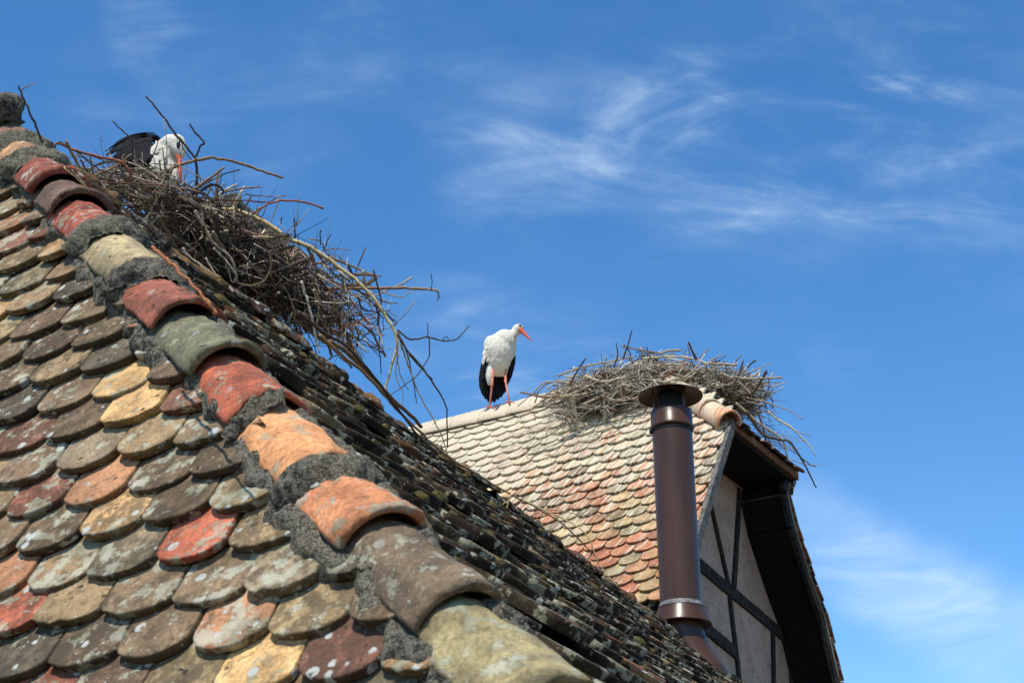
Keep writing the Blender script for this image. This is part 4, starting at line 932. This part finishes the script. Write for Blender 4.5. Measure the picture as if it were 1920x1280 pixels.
for k, (x0, y0, x1, y1, dy) in enumerate([(963, 664, 962, 698, 6), (963, 666, 959, 708, 10), (961, 668, 955, 716, 14), (959, 672, 951, 722, 20), (965, 662, 964, 688, 4), (956, 680, 948, 726, 26)]):
    feather(m_, sp(x0, y0, dy), sp(x1, y1, dy + 8), 7.5 * k_, V(.5, -1, .1), .03)
m_.build('wing', M_black, st2)
m_ = MB()
for k in range(46):                                        # white scapulars and breast feathers
    t = RNG.random(); x0 = 912 + RNG.uniform(0, 16) - 4 * t; y0 = 640 + 34 * t; L_ = RNG.uniform(10, 18)
    feather(m_, sp(x0, y0, -10 + 12 * (1 - abs(x0 - 915) / 20) - 6 * t), sp(x0 - 3.5 + RNG.normal(0, 1), y0 + L_, -9 + 12 * t * .6), RNG.uniform(5, 8) * k_, V(-.6, -1, .3), .05)
for k in range(34):
    x0 = RNG.uniform(950, 964); y0 = RNG.uniform(640, 672); feather(m_, sp(x0, y0, -19 + abs(x0 - 950) * .9), sp(x0 + RNG.normal(0, 1.2), y0 + RNG.uniform(9, 15), -17 + abs(x0 - 950) * .9), RNG.uniform(3, 5) * k_, V(.3, -1, .2), .04)
m_.build('plumage', M_white, st2)

# stork bending over the near nest
D1 = 7.05; c1_ = at(285, 312, D1); k1 = D1 / FPX; vx = unit(V(cos(radians(-14)), sin(radians(-14)), 0)); vy = V(-vx[1], vx[0], 0); E1 = .90
def s1(px, py, dy=0.0): return c1_ + vx * (px - 285) * k1 + V(0, 0, 1) * ((312 - py) * k1 / E1) + vy * dy * k1
st1 = thing('stork', 'white stork bowing its head into the near nest, ruffled black wings raised', 'stork', s1(275, 345), 'white storks')
def ex1(px, py, dy, rx, ry, rz, rot=0.0):
    c, s_ = cos(rot), sin(rot); return (s1(px, py, dy), ((vx * c + V(0, 0, 1) * s_) * rx * k1, vy * ry * k1, (V(0, 0, 1) * c - vx * s_) * rz * k1 / E1))
bl_ = [ex1(275, 312, 12, 48, 34, 30, -.15), ex1(300, 300, 5, 30, 30, 34), ex1(312, 300, 0, 22, 24, 34), ex1(318, 325, 0, 18, 20, 28), ex1(240, 312, 16, 34, 26, 22), ex1(332, 335, 4, 12, 14, 20)]
bl_ += chain([s1(308, 285, -4), s1(322, 279, -8), s1(333, 281, -10), s1(340, 292, -11)], [18 * k1, 18 * k1, 18 * k1, 14 * k1], 6) + [ex1(343, 297, -12, 11, 13, 15, .25)]
bd_ = body_mesh('body', bl_, st1, M_white, .006)
mb = MB(); tube(mb, [s1(343, 304, -14), s1(348, 322, -17), s1(353, 342, -20), s1(361, 366, -24)], [4.6 * k1, 4.0 * k1, 3.0 * k1, 1.3 * k1], 10); mb.build('bill', M_bill, st1).parent = bd_
P, F = [], []; ellip(P, F, s1(346, 292, -24), (vx * 3.4 * k1, vy * 3.6 * k1, V(0, 0, 1) * 8.5 * k1), 10, 8); m_ = MB(); m_.add(P, F); m_.build('eye', M_eye, st1).parent = bd_
P, F = [], []; ellip(P, F, s1(272, 308, -14), ((vx - V(0, 0, .10)) * 44 * k1, vy * 20 * k1, V(0, 0, 1) * 24 * k1)); m_ = MB(); m_.add(P, F)
for k in range(26):                                        # folded flight feathers over the flank, tips ragged to the lower left
    t = k / 25; a = s1(296 + 6 * t, 276 + 34 * t, -32); b_ = s1(294 - 74 * (1 - t) ** .7 + RNG.normal(0, 7), 334 - 34 * (1 - t) + RNG.normal(0, 3), -36 - 3 * (k % 3))
    feather(m_, a, b_, RNG.uniform(9, 15) * k1, V(.1, -1, .3), .07)
for k in range(16):                                        # raised wing held over the back
    t = k / 15; a = s1(298 + 4 * t, 266 + 6 * (k % 3), -30 + 26 * t); b_ = s1(216 + 30 * t + RNG.normal(0, 8), 290 - 30 * t + RNG.normal(0, 5), -34 + 34 * t)
    feather(m_, a, b_, RNG.uniform(10, 15) * k1, V(0, -.6, .8), .12)
for k in range(14):
    t = k / 13; a = s1(286, 268 + 8 * t, -34 + 8 * t); b_ = s1(216 + 16 * t + RNG.normal(0, 8), 280 + 36 * t + RNG.normal(0, 6), -36 + 6 * t)
    feather(m_, a, b_, RNG.uniform(8, 12) * k1, V(0, -1, .4), .08)
m_.build('wing', M_black, st1)
m_ = MB()
for k in range(26):
    x0 = RNG.uniform(296, 318); y0 = RNG.uniform(280, 322); feather(m_, s1(x0, y0, -33 + abs(x0 - 302) * .6), s1(x0 + 5 + RNG.normal(0, 2), y0 + RNG.uniform(14, 26), -34 + abs(x0 - 302) * .6), RNG.uniform(5, 9) * k1, V(.2, -1, .2), .05)
m_.build('plumage', M_white, st1)
for (hx, kx) in ((262, 258), (285, 283)):
    m_ = MB(); tube(m_, [s1(hx, 330, 8), s1(kx, 352, 2), s1(hx + 2, 380, 4)], [3.2 * k1, 3.4 * k1, 2.6 * k1], 8); m_.build('leg', M_leg, st1)

# sitting stork, only its dark back showing over the far nest
c3 = at(1206, 680, DN + .25); k3 = DN / FPX
st3 = thing('stork', 'stork sunk low in the far nest with only a dark patch of its back showing', 'stork', c3 + V(0, 0, -.1), 'white storks')
def s3(px, py, dy=0.0): return c3 + V(1, 0, 0) * (px - 1206) * k3 + V(0, 0, 1) * ((680 - py) * k3 / .9) + V(0, 1, 0) * dy * k3
bl_ = [(s3(1215, 690), (V(34 * k3, 0, 0), V(0, 22 * k3, 0), V(0, 0, 16 * k3))), (s3(1240, 692, 4), (V(16 * k3, 0, 0), V(0, 16 * k3, 0), V(0, 0, 14 * k3)))]
bl_ += chain([s3(1240, 690), s3(1252, 686), s3(1262, 690)], [10 * k3, 7 * k3, 8 * k3], 5)
body_mesh('body', bl_, st3, M_white, .01)
mb = MB(); tube(mb, [s3(1266, 691), s3(1276, 696), s3(1288, 702)], [4 * k3, 3 * k3, 1 * k3], 8); mb.build('bill', M_bill, st3)
m_ = MB()
for k in range(12):
    t = k / 11; feather(m_, s3(1232, 680 + 12 * t, -16 + 30 * (t - .5)), s3(1190 + 6 * (k % 3), 672 + 18 * t, -12 + 30 * (t - .5)), 12 * k3, V(0, -.4, 1), .12)
m_.build('wing', M_black, st3)

for o in S.objects:
    if '_w' in o: del o['_w']
